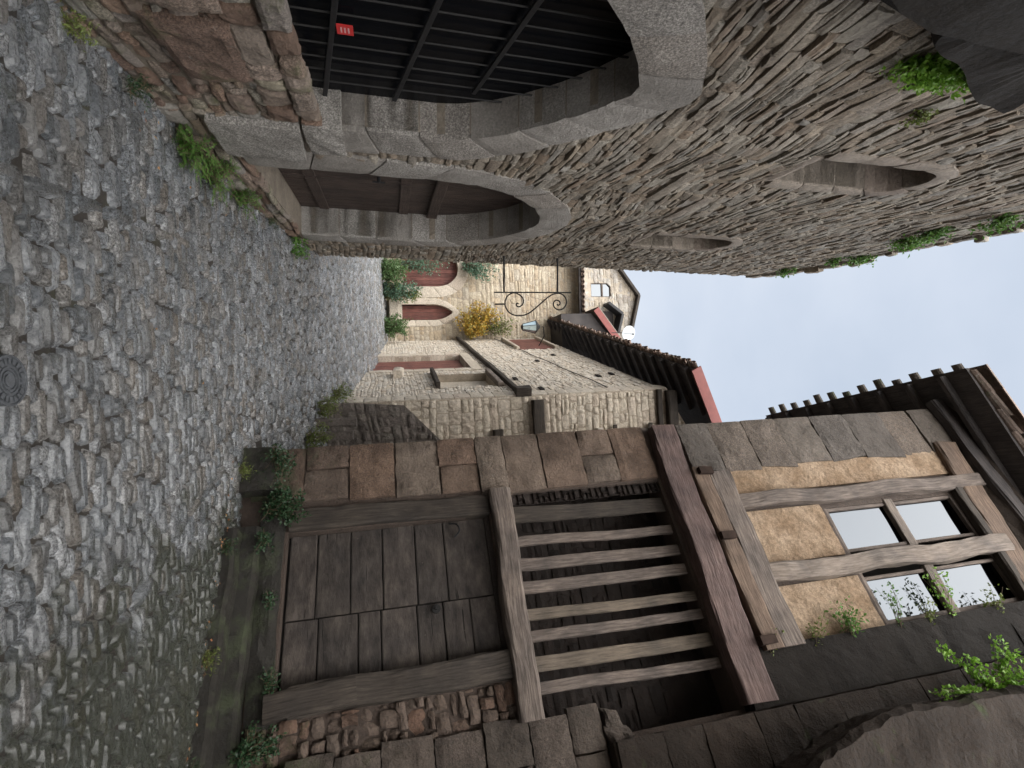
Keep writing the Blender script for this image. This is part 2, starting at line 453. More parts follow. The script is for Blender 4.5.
M['red_wood'] = wood_mat('red_brown_door', [(.09, .035, .028), (.15, .06, .05), (.19, .09, .075)], rough=.6)
M['gate_wood'] = wood_mat('dark_gate_wood', [(.03, .024, .022), (.06, .045, .04), (.085, .065, .058)], rough=.6)
M['soffit'] = wood_mat('dark_soffit', [(.03, .027, .028), (.055, .05, .05), (.085, .075, .072)])
M['red_board'] = plain_mat('red_painted_board', (.17, .04, .033), .55, var=.2)
M['iron'] = plain_mat('dark_wrought_iron', (.012, .0115, .0115), .65, metal=.1)
M['rust'] = plain_mat('dark_rusty_iron', (.03, .02, .016), .9, spec=.1, var=.4)
M['iron_grey'] = plain_mat('grey_worn_iron', (.018, .018, .02), .55, metal=.3, var=.4, scale=30)
M['cast'] = plain_mat('cast_iron_cover', (.075, .08, .088), .5, metal=.3, var=.35, scale=60)
M['tile'] = stone_mat('canal_tiles', [(.20, .13, .10), (.27, .19, .15), (.16, .12, .10), (.24, .19, .16)], bump=.6, fine=25, blot=.5, moss=.2, lichen=.3)
M['tile_dark'] = stone_mat('dark_canal_tiles', [(.11, .10, .09), (.15, .13, .11), (.09, .085, .08)], bump=.6, fine=25, blot=.4, moss=.25, lichen=.4)
M['white'] = plain_mat('white_plastic', (.34, .36, .38), .45, var=.05)
M['pale_frame'] = plain_mat('pale_painted_wood', (.5, .46, .4), .6)
M['red_sign'] = plain_mat('red_enamel', (.45, .03, .03), .4, var=.1)
M['twig'] = plain_mat('brown_stems', (.10, .075, .045), .8)
def glass_mat(name, c, metal):
    m, nt, nd, lk, bs = newmat(name)
    geo = nd.new('ShaderNodeNewGeometry'); n = noise_n(nd, lk, geo.outputs['Position'], 2.5, 2, .5)
    bs.inputs['Base Color'].default_value = (*c, 1); bs.inputs['Metallic'].default_value = metal; bs.inputs['Roughness'].default_value = .04
    bp = nd.new('ShaderNodeBump'); bp.inputs['Strength'].default_value = .05; bp.inputs['Distance'].default_value = .02
    lk.new(n, bp.inputs['Height']); lk.new(bp.outputs[0], bs.inputs['Normal'])
    return m
M['pane'] = glass_mat('sky_reflecting_glass', (.16, .17, .18), 1.0)
M['old_pane'] = glass_mat('tinted_old_glass', (.058, .064, .072), 1.0)
M['lamp_glass'] = glass_mat('lantern_glass', (.55, .68, .72), .6)
M['fern'] = leaf_mat('fern_green', [(.05, .13, .02), (.10, .22, .035), (.07, .17, .03), (.16, .28, .06)])
M['bright'] = leaf_mat('bright_green', [(.12, .28, .025), (.22, .42, .05), (.17, .34, .04), (.30, .48, .09)])
M['ivy'] = leaf_mat('dark_ivy', [(.014, .04, .016), (.028, .068, .026), (.02, .052, .02), (.05, .095, .04)])
M['bush'] = leaf_mat('bush_green', [(.05, .11, .035), (.10, .18, .06), (.075, .145, .045), (.16, .24, .11)])
M['bluegreen'] = leaf_mat('blue_green_leaf', [(.07, .14, .09), (.14, .24, .16), (.10, .18, .12)])
M['yellow'] = leaf_mat('autumn_yellow_leaf', [(.45, .26, .03), (.55, .36, .06), (.36, .22, .04), (.30, .28, .07), (.58, .42, .12)])
M['olive'] = leaf_mat('olive_moss', [(.10, .14, .025), (.16, .20, .05), (.13, .16, .04)])
M['dead'] = leaf_mat('fallen_leaf', [(.35, .12, .05), (.42, .24, .10), (.25, .10, .05), (.5, .3, .1)])

# ------------------------------------------------------------------ world, light, camera
w = bpy.data.worlds.new('World'); sc.world = w; w.use_nodes = True
nd = w.node_tree.nodes; lk = w.node_tree.links; bg = nd['Background']
sky = nd.new('ShaderNodeTexSky'); sky.sky_type = 'NISHITA'; sky.sun_disc = False
sky.sun_elevation = math.radians(50); sky.sun_rotation = math.radians(225); sky.air_density = 1.2; sky.dust_density = 4.0
tc = nd.new('ShaderNodeTexCoord'); mpn = nd.new('ShaderNodeMapping'); mpn.inputs['Scale'].default_value = (1, 1, 2.2)
lk.new(tc.outputs['Generated'], mpn.inputs[0])
cl = noise_n(nd, lk, mpn.outputs[0], 1.6, 5, .5)
# overcast deck: pale grey, brighter towards the zenith
cr = ramp(nd, [(.30, (1.14, 1.31, 1.56)), (.50, (1.38, 1.53, 1.76)), (.68, (1.62, 1.74, 1.92))]); lk.new(cl, cr.inputs[0])
sp = nd.new('ShaderNodeSeparateXYZ'); lk.new(tc.outputs['Generated'], sp.inputs[0])
mr = nd.new('ShaderNodeMapRange'); lk.new(sp.outputs[2], mr.inputs[0])
mr.inputs[1].default_value = .86; mr.inputs[2].default_value = .97; mr.inputs[3].default_value = 1.0; mr.inputs[4].default_value = 14.0
zen = mix(nd, lk, (0, 0, 0), cr.outputs[0], 1.0)
vm = nd.new('ShaderNodeVectorMath'); vm.operation = 'SCALE'; lk.new(cr.outputs[0], vm.inputs[0]); lk.new(mr.outputs[0], vm.inputs['Scale'])
# overcast glow behind the viewer, high up; added and shaped to light the walls
dt = nd.new('ShaderNodeVectorMath'); dt.operation = 'DOT_PRODUCT'; lk.new(tc.outputs['Generated'], dt.inputs[0])
_e, _a = math.radians(50), math.radians(170)
dt.inputs[1].default_value = (math.sin(_a)*math.cos(_e), math.cos(_a)*math.cos(_e), math.sin(_e))
zf = nd.new('ShaderNodeMapRange'); zf.interpolation_type = 'SMOOTHSTEP'; lk.new(dt.outputs['Value'], zf.inputs[0]); zf.inputs[1].default_value = .30; zf.inputs[2].default_value = .98
ovc = mix(nd, lk, cr.outputs[0], (12.6, 12.4, 12.1), zf.outputs[0])
skc = mix(nd, lk, sky.outputs[0], ovc, .95)
lk.new(skc, bg.inputs[0]); bg.inputs[1].default_value = .1
sl = bpy.data.lights.new('sun', 'SUN'); sl.energy = .7; sl.angle = math.radians(60); sl.color = (1, .97, .92)
so = bpy.data.objects.new('sun', sl); col.objects.link(so)
_el, _az = math.radians(50), math.radians(225)
so.location = (0, 0, 30)
dirv = V((math.sin(_az)*math.cos(_el), math.cos(_az)*math.cos(_el), math.sin(_el)))
so.rotation_euler = dirv.to_track_quat('Z', 'Y').to_euler()
cd = bpy.data.cameras.new('camera'); co = bpy.data.objects.new('camera', cd); col.objects.link(co)
cd.sensor_fit = 'HORIZONTAL'; cd.sensor_width = 36; cd.lens = FPX/1024*36; cd.clip_end = 2000; cd.clip_start = .05
from mathutils import Matrix
mw = Matrix.Identity(4)
X, Yv, Z = CU, -CR, -CF
for i in range(3): mw[i][0] = X[i]; mw[i][1] = Yv[i]; mw[i][2] = Z[i]; mw[i][3] = CAM[i]
co.matrix_world = mw; sc.camera = co
sc.view_settings.view_transform = 'Standard'; sc.view_settings.look = 'None'; sc.view_settings.exposure = 2.25; sc.view_settings.gamma = 1
sc.cycles.max_bounces = 6; sc.cycles.diffuse_bounces = 4; sc.cycles.use_denoising = True

# ------------------------------------------------------------------ ground
def ground():
    mb = MB()
    xs = [-300, -60, -15] + [-8+.5*i for i in range(29)] + [15, 60, 300]
    ys = [-300, -60, -15] + [-6+.5*i for i in range(66)] + [40, 90, 400]
    vs = [V((x, y, gz(y)-.035)) for y in ys for x in xs]; n = len(xs)
    fs = [[j*n+i, j*n+i+1, (j+1)*n+i+1, (j+1)*n+i] for j in range(len(ys)-1) for i in range(n-1)]
    mb.add(vs, fs)
    tag(mb.build('ground', M['bed'], org=(0, 0, 0)), kind='structure')
ground()
MAN = V((-.10, 2.66, 0))
GUT = [[(1.55, 3.1), (.95, 4.6), (.55, 6.3), (.52, 8.0), (.30, 10.5), (-.35, 13.5), (-1.3, 17.5), (-2.1, 21.0)],
       [(-.95, 2.1), (-1.08, 3.2), (-1.25, 4.6), (-1.38, 6.2)]]
def dline(x, y):
    b = 9
    for L in GUT:
        for (x1, y1), (x2, y2) in zip(L, L[1:]):
            dx, dy = x2-x1, y2-y1; t = max(0, min(1, ((x-x1)*dx+(y-y1)*dy)/(dx*dx+dy*dy)))
            b = min(b, math.hypot(x1+dx*t-x, y1+dy*t-y))
    return b
def cobble(mb, cx, cy, wx, wy, hgt, nx, ny, rot=0):
    vs = []; sd = random.random()*40; c, s = math.cos(rot), math.sin(rot)
    tx, ty = random.uniform(-.05, .05), random.uniform(-.07, .07)
    pw = random.uniform(3.5, 8)
    jx = [random.uniform(-.12, .12) for _ in range(4)]
    for j in range(ny+1):
        for i in range(nx+1):
            u = i/nx*2-1; v = j/ny*2-1
            # rounded-rectangle outline
            uu = u*(1-.07*v*v*(abs(u) > .5)) + jx[0]*v*.7; vv = v*(1-.10*u*u) + jx[1]*u*.9
            x = uu*wx/2; y = vv*wy/2
            x += wx*.09*noise.noise(V((u*1.3+sd, v*1.3, 0))); y += wy*.14*noise.noise(V((u*1.3, v*1.3+sd, 5)))
            e = max(abs(u), abs(v))
            z = hgt*(1-e**pw) - .045*(e**(pw*2.2)) + tx*x + ty*y
            z += .006*noise.noise(V((x*16+sd, y*16, 0))) + .004*noise.noise(V((x*55, y*55+sd, 0)))
            X_ = cx+x*c-y*s; Y_ = cy+x*s+y*c
            vs.append(V((X_, Y_, gz(Y_)+z-.008)))
    n = nx+1
    mb.add(vs, [[j*n+i, j*n+i+1, (j+1)*n+i+1, (j+1)*n+i] for j in range(ny) for i in range(nx)])
def street():
    mb = MB(); y = 1.0
    while y < 22.6:
        far = max(0, (y-6)/16)
        d = random.uniform(.050, .098)*(1+far*.9)
        x0 = -2.35-.05*y if y < 10.5 else -4.5-(y-10)*.15
        x1 = 3.6 if y < 5 else (3.6-(y-5)*1.75 if y < 6.4 else 1.4 if y < 12 else .7)
        x = x0 + random.uniform(0, .1)
        while x < x1:
            w_ = random.choice((.11, .15, .19, .24, .29))*random.uniform(.8, 1.2)*(1+far*.4)
            cx = x+w_/2; x += w_
            cy = y + .06*noise.noise(V((cx*.5, y*.35, 2))) + .03*noise.noise(V((cx*2.2, y*2, 9)))
            if (cx-MAN.x)**2+(cy-MAN.y)**2 < (.10+w_*.10)**2: continue
            if dline(cx, cy) < .02+w_*.05: continue
            n = (6, 4) if y < 8 else (4, 3)
            if y < 5: n = (9, 6)
            cobble(mb, cx, cy, w_*.98, d*1.06, random.uniform(.005, .017), n[0], n[1], random.uniform(-.13, .13))
        y += d*.95
    for L in GUT:
        for (x1_, y1), (x2, y2) in zip(L, L[1:]):
            ln = math.hypot(x2-x1_, y2-y1); k = max(1, int(ln/.3)); an = math.atan2(y2-y1, x2-x1_)
            for i in range(k):
                t = (i+.5)/k
                cobble(mb, lerp(x1_, x2, t), lerp(y1, y2, t), ln/k*.96, .10, .022, 5, 4, an)
    tag(mb.build('cobbled_street', M['cobble'], smooth=True, org=(0, 0, 0)), kind='structure')
street()

def cover():
    z = .012
    r = empty('valve_cover', MAN+V((0, 0, z)), 'small round cast iron cover with concentric rings set among the cobbles', 'valve cover')
    mb = MB(); disc(mb, MAN+V((0, 0, z-.03)), (0, 0, 1), .112, 40, 0, .03); mb.build('plate', M['cast'], r)
    mb = MB()
    for a, b in ((.112, .104), (.062, .055), (.044, .039), (.028, .0)):
        disc(mb, MAN+V((0, 0, z+.0005)), (0, 0, 1), a, 40, b, .006)
    for k in range(20):
        an = 2*PI*k/20; c = MAN+V((math.cos(an)*.083, math.sin(an)*.083, z+.003)); t = V((-math.sin(an), math.cos(an), 0)); q = V((math.cos(an), math.sin(an), 0))
        wd = .006 if k % 3 else .010
        a = .012
        vs = [c+t*wd*i+q*a*j+V((0, 0, k2)) for k2 in (0, .005) for i, j in ((-1, -1), (1, -1), (1, 1), (-1, 1))]
        mb.add(vs, [[4, 5, 6, 7], [0, 1, 5, 4], [1, 2, 6, 5], [2, 3, 7, 6], [3, 0, 4, 7]])
    mb.build('raised_rings', M['cast'], r)
cover()

# ------------------------------------------------------------------ left arcaded house
def arch(cs, hw, h0, hs, ht, n=10, pw=2.0, grow=0.0, point=0.0):
    """opening outline from lower left up over the crown to lower right; grow widens it"""
    w_ = hw+grow; t = ht+grow; pts = [(cs-w_, h0)]
    for i in range(n+1):
        a = PI - PI*i/n
        x = math.cos(a); y = abs(math.sin(a))**(2/pw)
        y = y*(1-point) + point*(1-abs(x))
        pts.append((cs+w_*x, hs+(t-hs)*y))
    pts.append((cs+w_, h0)); return pts
def resample(p, n):
    L = [0]
    for a, b in zip(p, p[1:]): L.append(L[-1]+math.hypot(b[0]-a[0], b[1]-a[1]))
    out = []
    for i in range(n+1):
        t = L[-1]*i/n
        for k in range(len(p)-1):
            if t <= L[k+1]+1e-9:
                f = (t-L[k])/max(1e-9, L[k+1]-L[k]); out.append((lerp(p[k][0], p[k+1][0], f), lerp(p[k][1], p[k+1][1], f))); break
    return out
def ring(mb, pl, inn, out, n, d0, d1, rough=.0035, cuts=None, nx=5, ny=4, rnd=.008):
    a = resample(inn, n*3); b = resample(out, n*3)
    for k in range(n):
        i0, i1 = k*3, k*3+3
        for (x0, x1) in ((i0, i1),):
            g = .013
            p0, p1, q0, q1 = a[x0], a[x1], b[x0], b[x1]
            def sh(p, q, f): return (p[0]+(q[0]-p[0])*f, p[1]+(q[1]-p[1])*f)
            # bend through mid samples: split each voussoir in three facets sharing one stone
            vs = []; fs = []; m = 6; rr = 4; dj = random.uniform(-.008, .008)
            for j in range(rr+1):
                for i in range(m+1):
                    t = i/m*3; ii = min(2, int(t)); f = t-ii
                    pa = sh(a[i0+ii], a[i0+ii+1], f); pb = sh(b[i0+ii], b[i0+ii+1], f)
                    # small joint gap
                    tt = i/m; e = (.5-tt)*2*g/ max(.1, math.hypot(a[i1][0]-a[i0][0], a[i1][1]-a[i0][1]))
                    pa2 = (pa[0]+(a[i1][0]-a[i0][0])*e*.5, pa[1]+(a[i1][1]-a[i0][1])*e*.5)
                    pb2 = (pb[0]+(b[i1][0]-b[i0][0])*e*.5, pb[1]+(b[i1][1]-b[i0][1])*e*.5)
                    s_, h_ = sh(pa2, pb2, j/rr)
                    ed = (i in (0, m))+(j in (0, rr))
                    d = d1+dj+rough*1.5*noise.noise(V((s_*11, h_*11, k)))+rough*noise.noise(V((s_*31, h_*31, k)))-rnd*ed
                    vs.append(pl.pt(s_, h_, d))
            w1 = m+1
            for j in range(rr):
                for i in range(m): c = j*w1+i; fs.append([c, c+1, c+w1+1, c+w1])
            rg = list(range(w1))+[j*w1+m for j in range(1, rr+1)]+[rr*w1+i for i in range(m-1, -1, -1)]+[j*w1 for j in range(rr-1, 0, -1)]
            o = len(vs)
            for c in rg:
                p = vs[c]; vs.append(p-pl.N*((p-pl.P).dot(pl.N)-d0))
            for c in range(len(rg)):
                c2 = (c+1) % len(rg); fs.append([rg[c2], rg[c], o+c, o+c2])
            mb.add(vs, fs)

A1 = arch(3.22, 1.16, 1.06, 2.05, 3.33, 12, 2.0, 0, .42)
A2 = arch(7.03, 1.57, .35, 2.15, 3.72, 12, 2.0, 0, .10)
NI1 = arch(4.30, .33, 5.55, 6.75, 7.12, 8)
NI2 = arch(7.6, .42, 5.6, 6.75, 7.15, 8)
def left_house():
    pl = LW
    r = empty('arcaded_stone_house', pl.pt(6, 0, -.3), 'tall rubble stone house on the left with two big arches and blind arched windows', 'house')
    top = [(10.5, 9.75), (9.6, 10.1), (8.4, 10.35), (7.2, 10.2), (6.2, 10.3), (5.0, 10.1), (3, 10.3), (0, 10.2), (-7, 10.2)]
    outer = [(-7, -.6), (10.5, -.6)] + top
    mb = MB(); slab(mb, pl, outer, [A1, A2, NI1, NI2], -.5, 0)
    # flank behind the far corner, back wall and rear
    slab(mb, pl, [(10.0, -.6), (10.49, -.6), (10.49, 9.6), (10.0, 9.6)], [], -7, -.5)
    slab(mb, pl, [(-7, -.6), (-6.5, -.6), (-6.5, 9.6), (-7, 9.6)], [], -7, -.5)
    slab(mb, pl, [(-6.5, 4.3), (10, 4.3), (10, 4.5), (-6.5, 4.5)], [], -7, -.5)
    mb.build('wall', M['left_mortar'], r)
    g1 = arch(3.22, 1.16, 1.0, 2.05, 3.33, 12, 2.0, .30, .42); g2 = arch(7.03, 1.57, .2, 2.15, 3.72, 12, 2.0, .26, .10)
    n1 = arch(4.30, .33, 5.45, 6.75, 7.12, 8, 2, .12); n2 = arch(7.6, .42, 5.5, 6.75, 7.15, 8, 2, .12)
    mb = MB()
    reg = [(.3, .95), (10.5, .95)] + [p for p in top if p[0] > .2] + [(.3, 10.2)]
    # coarse masonry low down, thin slaty courses above
    reg_lo = [(4.3, -.1), (10.5, -.1), (10.5, 3.0), (4.3, 3.0)]
    rubble(mb, pl, 4.32, 10.5, -.05, 3.0, .115, .24, .03, [g1, g2], None, gap=.008, rnd=.009, rough=.008, nx=4, ny=3, wave=.05, tilt=.015)
    rubble(mb, pl, .8, 4.32, 2.6, 3.0, .12, .25, .03, [g1, g2], None, gap=.008, rnd=.009, rough=.008, nx=4, ny=3, wave=.03, tilt=.012)
    reg_hi = [(.6, 3.0), (10.5, 3.0)] + [p for p in top if p[0] > .5] + [(.6, 10.2)]
    rubble(mb, pl, .6, 10.5, 3.0, 10.5, .078, .23, .026, [g1, g2, n1, n2], reg_hi, gap=.006, rnd=.006, rough=.007, nx=4, ny=2, wave=.10, tilt=.014)
    # long flat slabs
    for (s_, h_, w_, c_) in ((4.6, 4.55, .9, .16), (3.9, 4.0, .7, .13), (6.3, 4.6, .9, .14), (5.3, 5.2, 1.0, .15), (8.1, 4.4, .8, .12)):
        block(mb, pl, [(s_, h_), (s_+w_, h_+.02), (s_+w_, h_+c_), (s_, h_+c_-.02)], 0, .05, 8, 3, .01, .006)
    mb.build('rubble_facing', M['left_stone'], r)
    # coping stones along the wall head
    mb = MB(); s = .6
    tp = sorted([p for p in top if p[0] >= 0])
    while s < 10.4:
        w_ = random.uniform(.16, .4)
        def th(x):
            for (a, ha), (b, hb) in zip(tp, tp[1:]):
                if a <= x <= b: return lerp(ha, hb, (x-a)/(b-a))
            return 9.8
        h_ = th(min(10.4, s)); block(mb, pl, [(s, h_-.03), (s+w_-.02, th(min(10.45, s+w_))-.03), (s+w_-.02, h_+random.uniform(.05, .12)), (s, h_+random.uniform(.05, .12))], -.45, random.uniform(.05, .14), 4, 2, .015, .012)
        s += w_
    mb.build('coping', M['left_stone'], r)
    # arch rings
    mb = MB(); ring(mb, pl, A1, arch(3.22, 1.16, 1.06, 2.05, 3.33, 12, 2.0, .46, .42), 13, -.26, .05)
    block(mb, pl, [(4.38, .30), (5.08, .28), (5.10, .93), (4.37, .98)], -.2, .10, 8, 7, .012, .009)
    block(mb, pl, [(4.35, 1.0), (4.98, 1.0), (4.96, 1.3), (4.35, 1.3)], -.25, .07, 8, 4, .012, .012)
    mb.build('arch_surround', M['voussoir'], r)
    mb = MB(); ring(mb, pl, A2, arch(7.03, 1.57, .35, 2.15, 3.72, 12, 2.0, .42, .10), 15, -.48, .045)
    mb.build('arch_surround', M['voussoir'], r)
    for c, hw, hb, hs, ht in ((4.30, .33, 5.55, 6.75, 7.12), (7.6, .42, 5.6, 6.75, 7.15)):
        mb = MB(); ring(mb, pl, arch(c, hw, hb, hs, ht, 8), arch(c, hw, hb-.0, hs, ht, 8, 2, .17), 9, -.36, .04)
        block(mb, pl, [(c-hw-.02, hb-.12), (c+hw+.02, hb-.12), (c+hw+.02, hb), (c-hw-.02, hb)], -.36, .03, 6, 2)
        o = mb.build('window_surround', M['niche_stone'], r)
        mb = MB(); rubble(mb, pl, c-hw-.02, c+hw+.02, hb, ht, .18, .3, .02, gap=.008, base=-.36)
        # closing wall set back in the niche
        mb2 = MB(); box(mb2, pl, c-hw-.05, c+hw+.05, hb-.05, ht+.05, -.49, -.34)
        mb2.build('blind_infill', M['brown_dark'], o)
    # masonry under the sill of the big arch
    mb = MB()
    rubble(mb, pl, .6, 4.37, -.05, .78, .125, .17, .035, gap=.012, rnd=.014, rough=.012, nx=4, ny=4, wave=.04, tilt=.015, base=.0)
    rubble(mb, pl, .6, 4.37, .78, 1.16, .19, .26, .03, gap=.012, rnd=.015, rough=.012, nx=6, ny=5, wave=.01, tilt=.015, base=.03)
    block(mb, pl, [(2.6, .42), (2.98, .40), (3.0, .82), (2.58, .84)], 0, .075, 8, 8, .02, .012)
    block(mb, pl, [(3.1, .38), (3.75, .42), (3.72, .80), (3.12, .82)], 0, .085, 9, 8, .02, .012)
    mb.build('sill_wall', M['sill_stone'], r)
    # second arch: low threshold
    mb = MB(); rubble(mb, pl, 5.15, 9.0, -.05, .36, .16, .34, .05, gap=.012, rnd=.02, rough=.015, nx=4, ny=3, base=.02)
    box(mb, pl, 5.46, 8.6, .2, .34, -.5, -.02)
    mb.build('threshold', M['sill_stone'], r)
    # barred shop front in the big arch
    g = MB(); box(g, pl, 1.4, 4.6, 1.0, 4.0, -2.3, -2.2); box(g, pl, 1.3, 1.4, 1.0, 4.0, -2.3, -.5); box(g, pl, 4.6, 4.7, 1.0, 4.0, -2.3, -.5); box(g, pl, 1.4, 4.6, .85, 1.0, -2.3, -.5)
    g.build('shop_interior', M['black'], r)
    gp = MB(); slab(gp, pl, arch(3.22, 1.155, 1.07, 2.05, 3.32, 12, 2, 0, .42), [], -.27, -.25)
    m, nt, n_, l_, b_ = newmat('dark_window_glass'); b_.inputs['Base Color'].default_value = (.004, .0045, .006, 1); b_.inputs['Roughness'].default_value = .25; b_.inputs['Specular IOR Level'].default_value = .1
    geo = n_.new('ShaderNodeNewGeometry'); fn = noise_n(n_, l_, geo.outputs['Position'], 5, 3, .5); bp = n_.new('ShaderNodeBump'); bp.inputs['Strength'].default_value = .1; l_.new(fn, bp.inputs['Height']); l_.new(bp.outputs[0], b_.inputs['Normal'])
    M['dark_glass'] = m
    gl = gp.build('glazing', m, r)
    gr = MB()
    def clipa(s, h0, h1, A):
        hh = h0; last = h0
        while hh < h1:
            if inside(A, s, hh): last = hh
            hh += .03
        return last
    s = 2.12
    while s < 4.3:
        t = clipa(s, 1.08, 3.3, A1)
        tube(gr, [pl.pt(s, 1.06, -.22), pl.pt(s, t+.02, -.22)], .007, 6); s += .17
    gr.build('bar', M['iron'], r)
    for (xa, ya, xb, yb) in ((336, -12, 324, 99), (445, -12, 394, 99), (548, -12, 474, 92)):
        a = pl.hit(xa, ya, -.2); b = pl.hit(xb, yb, -.2)
        mb = MB(); d = ((b[0]-a[0]), (b[1]-a[1])); k = 2.2/max(.3, d[0])
        x2 = max(2.08, b[0]-2.4); a2 = (x2, b[1]-d[1]/d[0]*(b[0]-x2))
        beam(mb, pl.pt(a2[0], a2[1], -.2), pl.pt(b[0]+.02, b[1], -.2), .035, .02, pl.N, 8, .003)
        mb.build('rail', M['iron_grey'], r)
    a = pl.hit(345, 30, -.19)
    q = empty('small_red_notice', pl.pt(a[0], a[1], -.195), 'tiny red square notice hung on the bars inside the big dark arch', 'sign')
    mb = MB(); box(mb, pl, a[0]-.05, a[0]+.05, a[1]-.05, a[1]+.05, -.195, -.188); mb.build('plate', M['red_sign'], q)
    mb = MB()
    for dh in (-.022, 0, .022): box(mb, pl, a[0]-.028, a[0]+.028, a[1]+dh-.005, a[1]+dh+.005, -.1875, -.1865)
    mb.build('pale_mark', plain_mat('pale_pink_paint', (.55, .3, .3), .5, var=.1), q)
    # gate in the second arch
    for a, b in ((5.46, 7.02), (7.04, 8.6)):
        mb = MB(); s = a
        while s < b-.02:
            e = min(b, s+.17)
            t = clipa((s+e)/2, .36, 3.8, A2)
            beam(mb, pl.pt((s+e)/2, .36, -.42), pl.pt((s+e)/2, t+.12, -.42), e-s-.008, .05, pl.N, 6, .002, rnd=.06); s += .17
        for hh in (.7, 1.9): beam(mb, pl.pt(a+.03, hh, -.385), pl.pt(b-.03, hh, -.385), .14, .03, pl.N, 6, .002, rnd=.1)
        lf = mb.build('gate_leaf', M['gate_wood'], r)
        if a < 6:
            mb = MB(); tube(mb, [pl.pt(6.85, 1.55, -.38), pl.pt(6.85, 1.55, -.31)], .025, 8); tube(mb, [pl.pt(6.85, 1.47, -.32), pl.pt(6.85, 1.63, -.32)], .012, 6); mb.build('handle', M['iron_grey'], lf)
    mb = MB(); beam(mb, pl.pt(5.5, 2.35, -.37), pl.pt(8.56, 2.35, -.37), .16, .08, pl.N, 8, .004); mb.build('transom', M['gate_wood'], r)
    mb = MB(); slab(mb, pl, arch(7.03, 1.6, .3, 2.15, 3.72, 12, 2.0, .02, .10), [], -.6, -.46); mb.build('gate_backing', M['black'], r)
    # hidden shallow roof behind the wall head
    mb = MB(); vs = [pl.pt(10.5, 9.7, -.3), pl.pt(-7, 9.9, -.3), pl.pt(-7, 11, -4), pl.pt(10.5, 11, -4), pl.pt(10.5, 9.6, -7), pl.pt(-7, 9.6, -7)]
    mb.add(vs, [[0, 1, 2, 3], [3, 2, 5, 4]]); mb.build('roof', M['tile'], r)
    return r
left_house()

# corbelled stonework high on the left, close above
def corbel():
    pl = LW
    r = empty('stone_corbel', pl.pt(1.6, 3.9, .1), 'dark projecting stone corbel close overhead with green moss at its foot', 'corbel')
    def prism(prof, d0, d1, name, amp=.045):
        mb = MB(); prof = resample(prof+[prof[0]], 40)[:-1]; n = len(prof); D = 7; vs = []; fs = []
        for k in range(D):
            d = lerp(d0, d1, k/(D-1))
            sh = 1.0
            for (s_, h_) in prof:
                q = amp*noise.noise(V((s_*3, h_*3, d*3)))
                cs = sum(p[0] for p in prof)/n; ch = sum(p[1] for p in prof)/n
                f = 1 if k < D-1 else .95
                vs.append(pl.pt(cs+(s_-cs)*f+q, ch+(h_-ch)*f+q, d+(q if 0 < k else 0)))
        for k in range(D-1):
            for i in range(n):
                j = (i+1) % n; fs.append([k*n+i, k*n+j, (k+1)*n+j, (k+1)*n+i])
        t = tessellate_polygon([[V((a, b, 0)) for a, b in prof]])
        fs += [[(D-1)*n+i for i in q] for q in t]
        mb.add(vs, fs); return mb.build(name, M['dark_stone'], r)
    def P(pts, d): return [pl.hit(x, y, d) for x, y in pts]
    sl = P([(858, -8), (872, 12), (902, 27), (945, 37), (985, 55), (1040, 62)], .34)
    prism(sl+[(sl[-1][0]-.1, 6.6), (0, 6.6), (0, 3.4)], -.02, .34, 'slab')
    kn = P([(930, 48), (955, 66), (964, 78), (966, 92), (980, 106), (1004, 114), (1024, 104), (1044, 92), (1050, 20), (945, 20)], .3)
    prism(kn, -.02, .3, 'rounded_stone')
corbel()

# ------------------------------------------------------------------ right half-timbered house
def tile_row(mb, p, along, down, nrm, n, w_, ln, r, up=True, th=.016, rows=1, step=None):
    """canal tiles side by side starting at p; axis of each along `down`"""
    along = V(along).normalized(); down = V(down).normalized(); nrm = V(nrm).normalized(); k = 6
    for rw in range(rows):
        for i in range(n):
            for cover in ((True, False) if up is None else (up,)):
                c0 = V(p)+along*(w_*(i+(.5 if cover else 0)))-down*(rw*ln*.82)+nrm*((.035 if cover else 0)+rw*.012)
                c0 += down*random.uniform(-.055, .045)+along*random.uniform(-.02, .02)+nrm*random.uniform(-.008, .008)
                vs = []
                for e in (0, 1):
                    rr = r*(1.0 if e == 0 else .82) if cover else r*(.82 if e == 0 else 1)
                    c = c0 - down*(ln*e)
                    for q in (rr, rr-th):
                        for a in range(k+1):
                            an = PI*a/k
                            x = math.cos(an)*q; y = math.sin(an)*q*.8
                            if not cover: y = -y+rr*.5
                            vs.append(c+along*x+nrm*y)
                m = k+1; fs = []
                for a in range(k):
                    fs += [[a, a+1, 2*m+a+1, 2*m+a], [m+a, 3*m+a, 3*m+a+1, m+a+1], [a, m+a, m+a+1, a+1], [2*m+a, 2*m+a+1, 3*m+a+1, 3*m+a]]
                fs += [[0, 2*m, 3*m, m], [k, m+k, 3*m+k, 2*m+k]]
                mb.add(vs, fs)

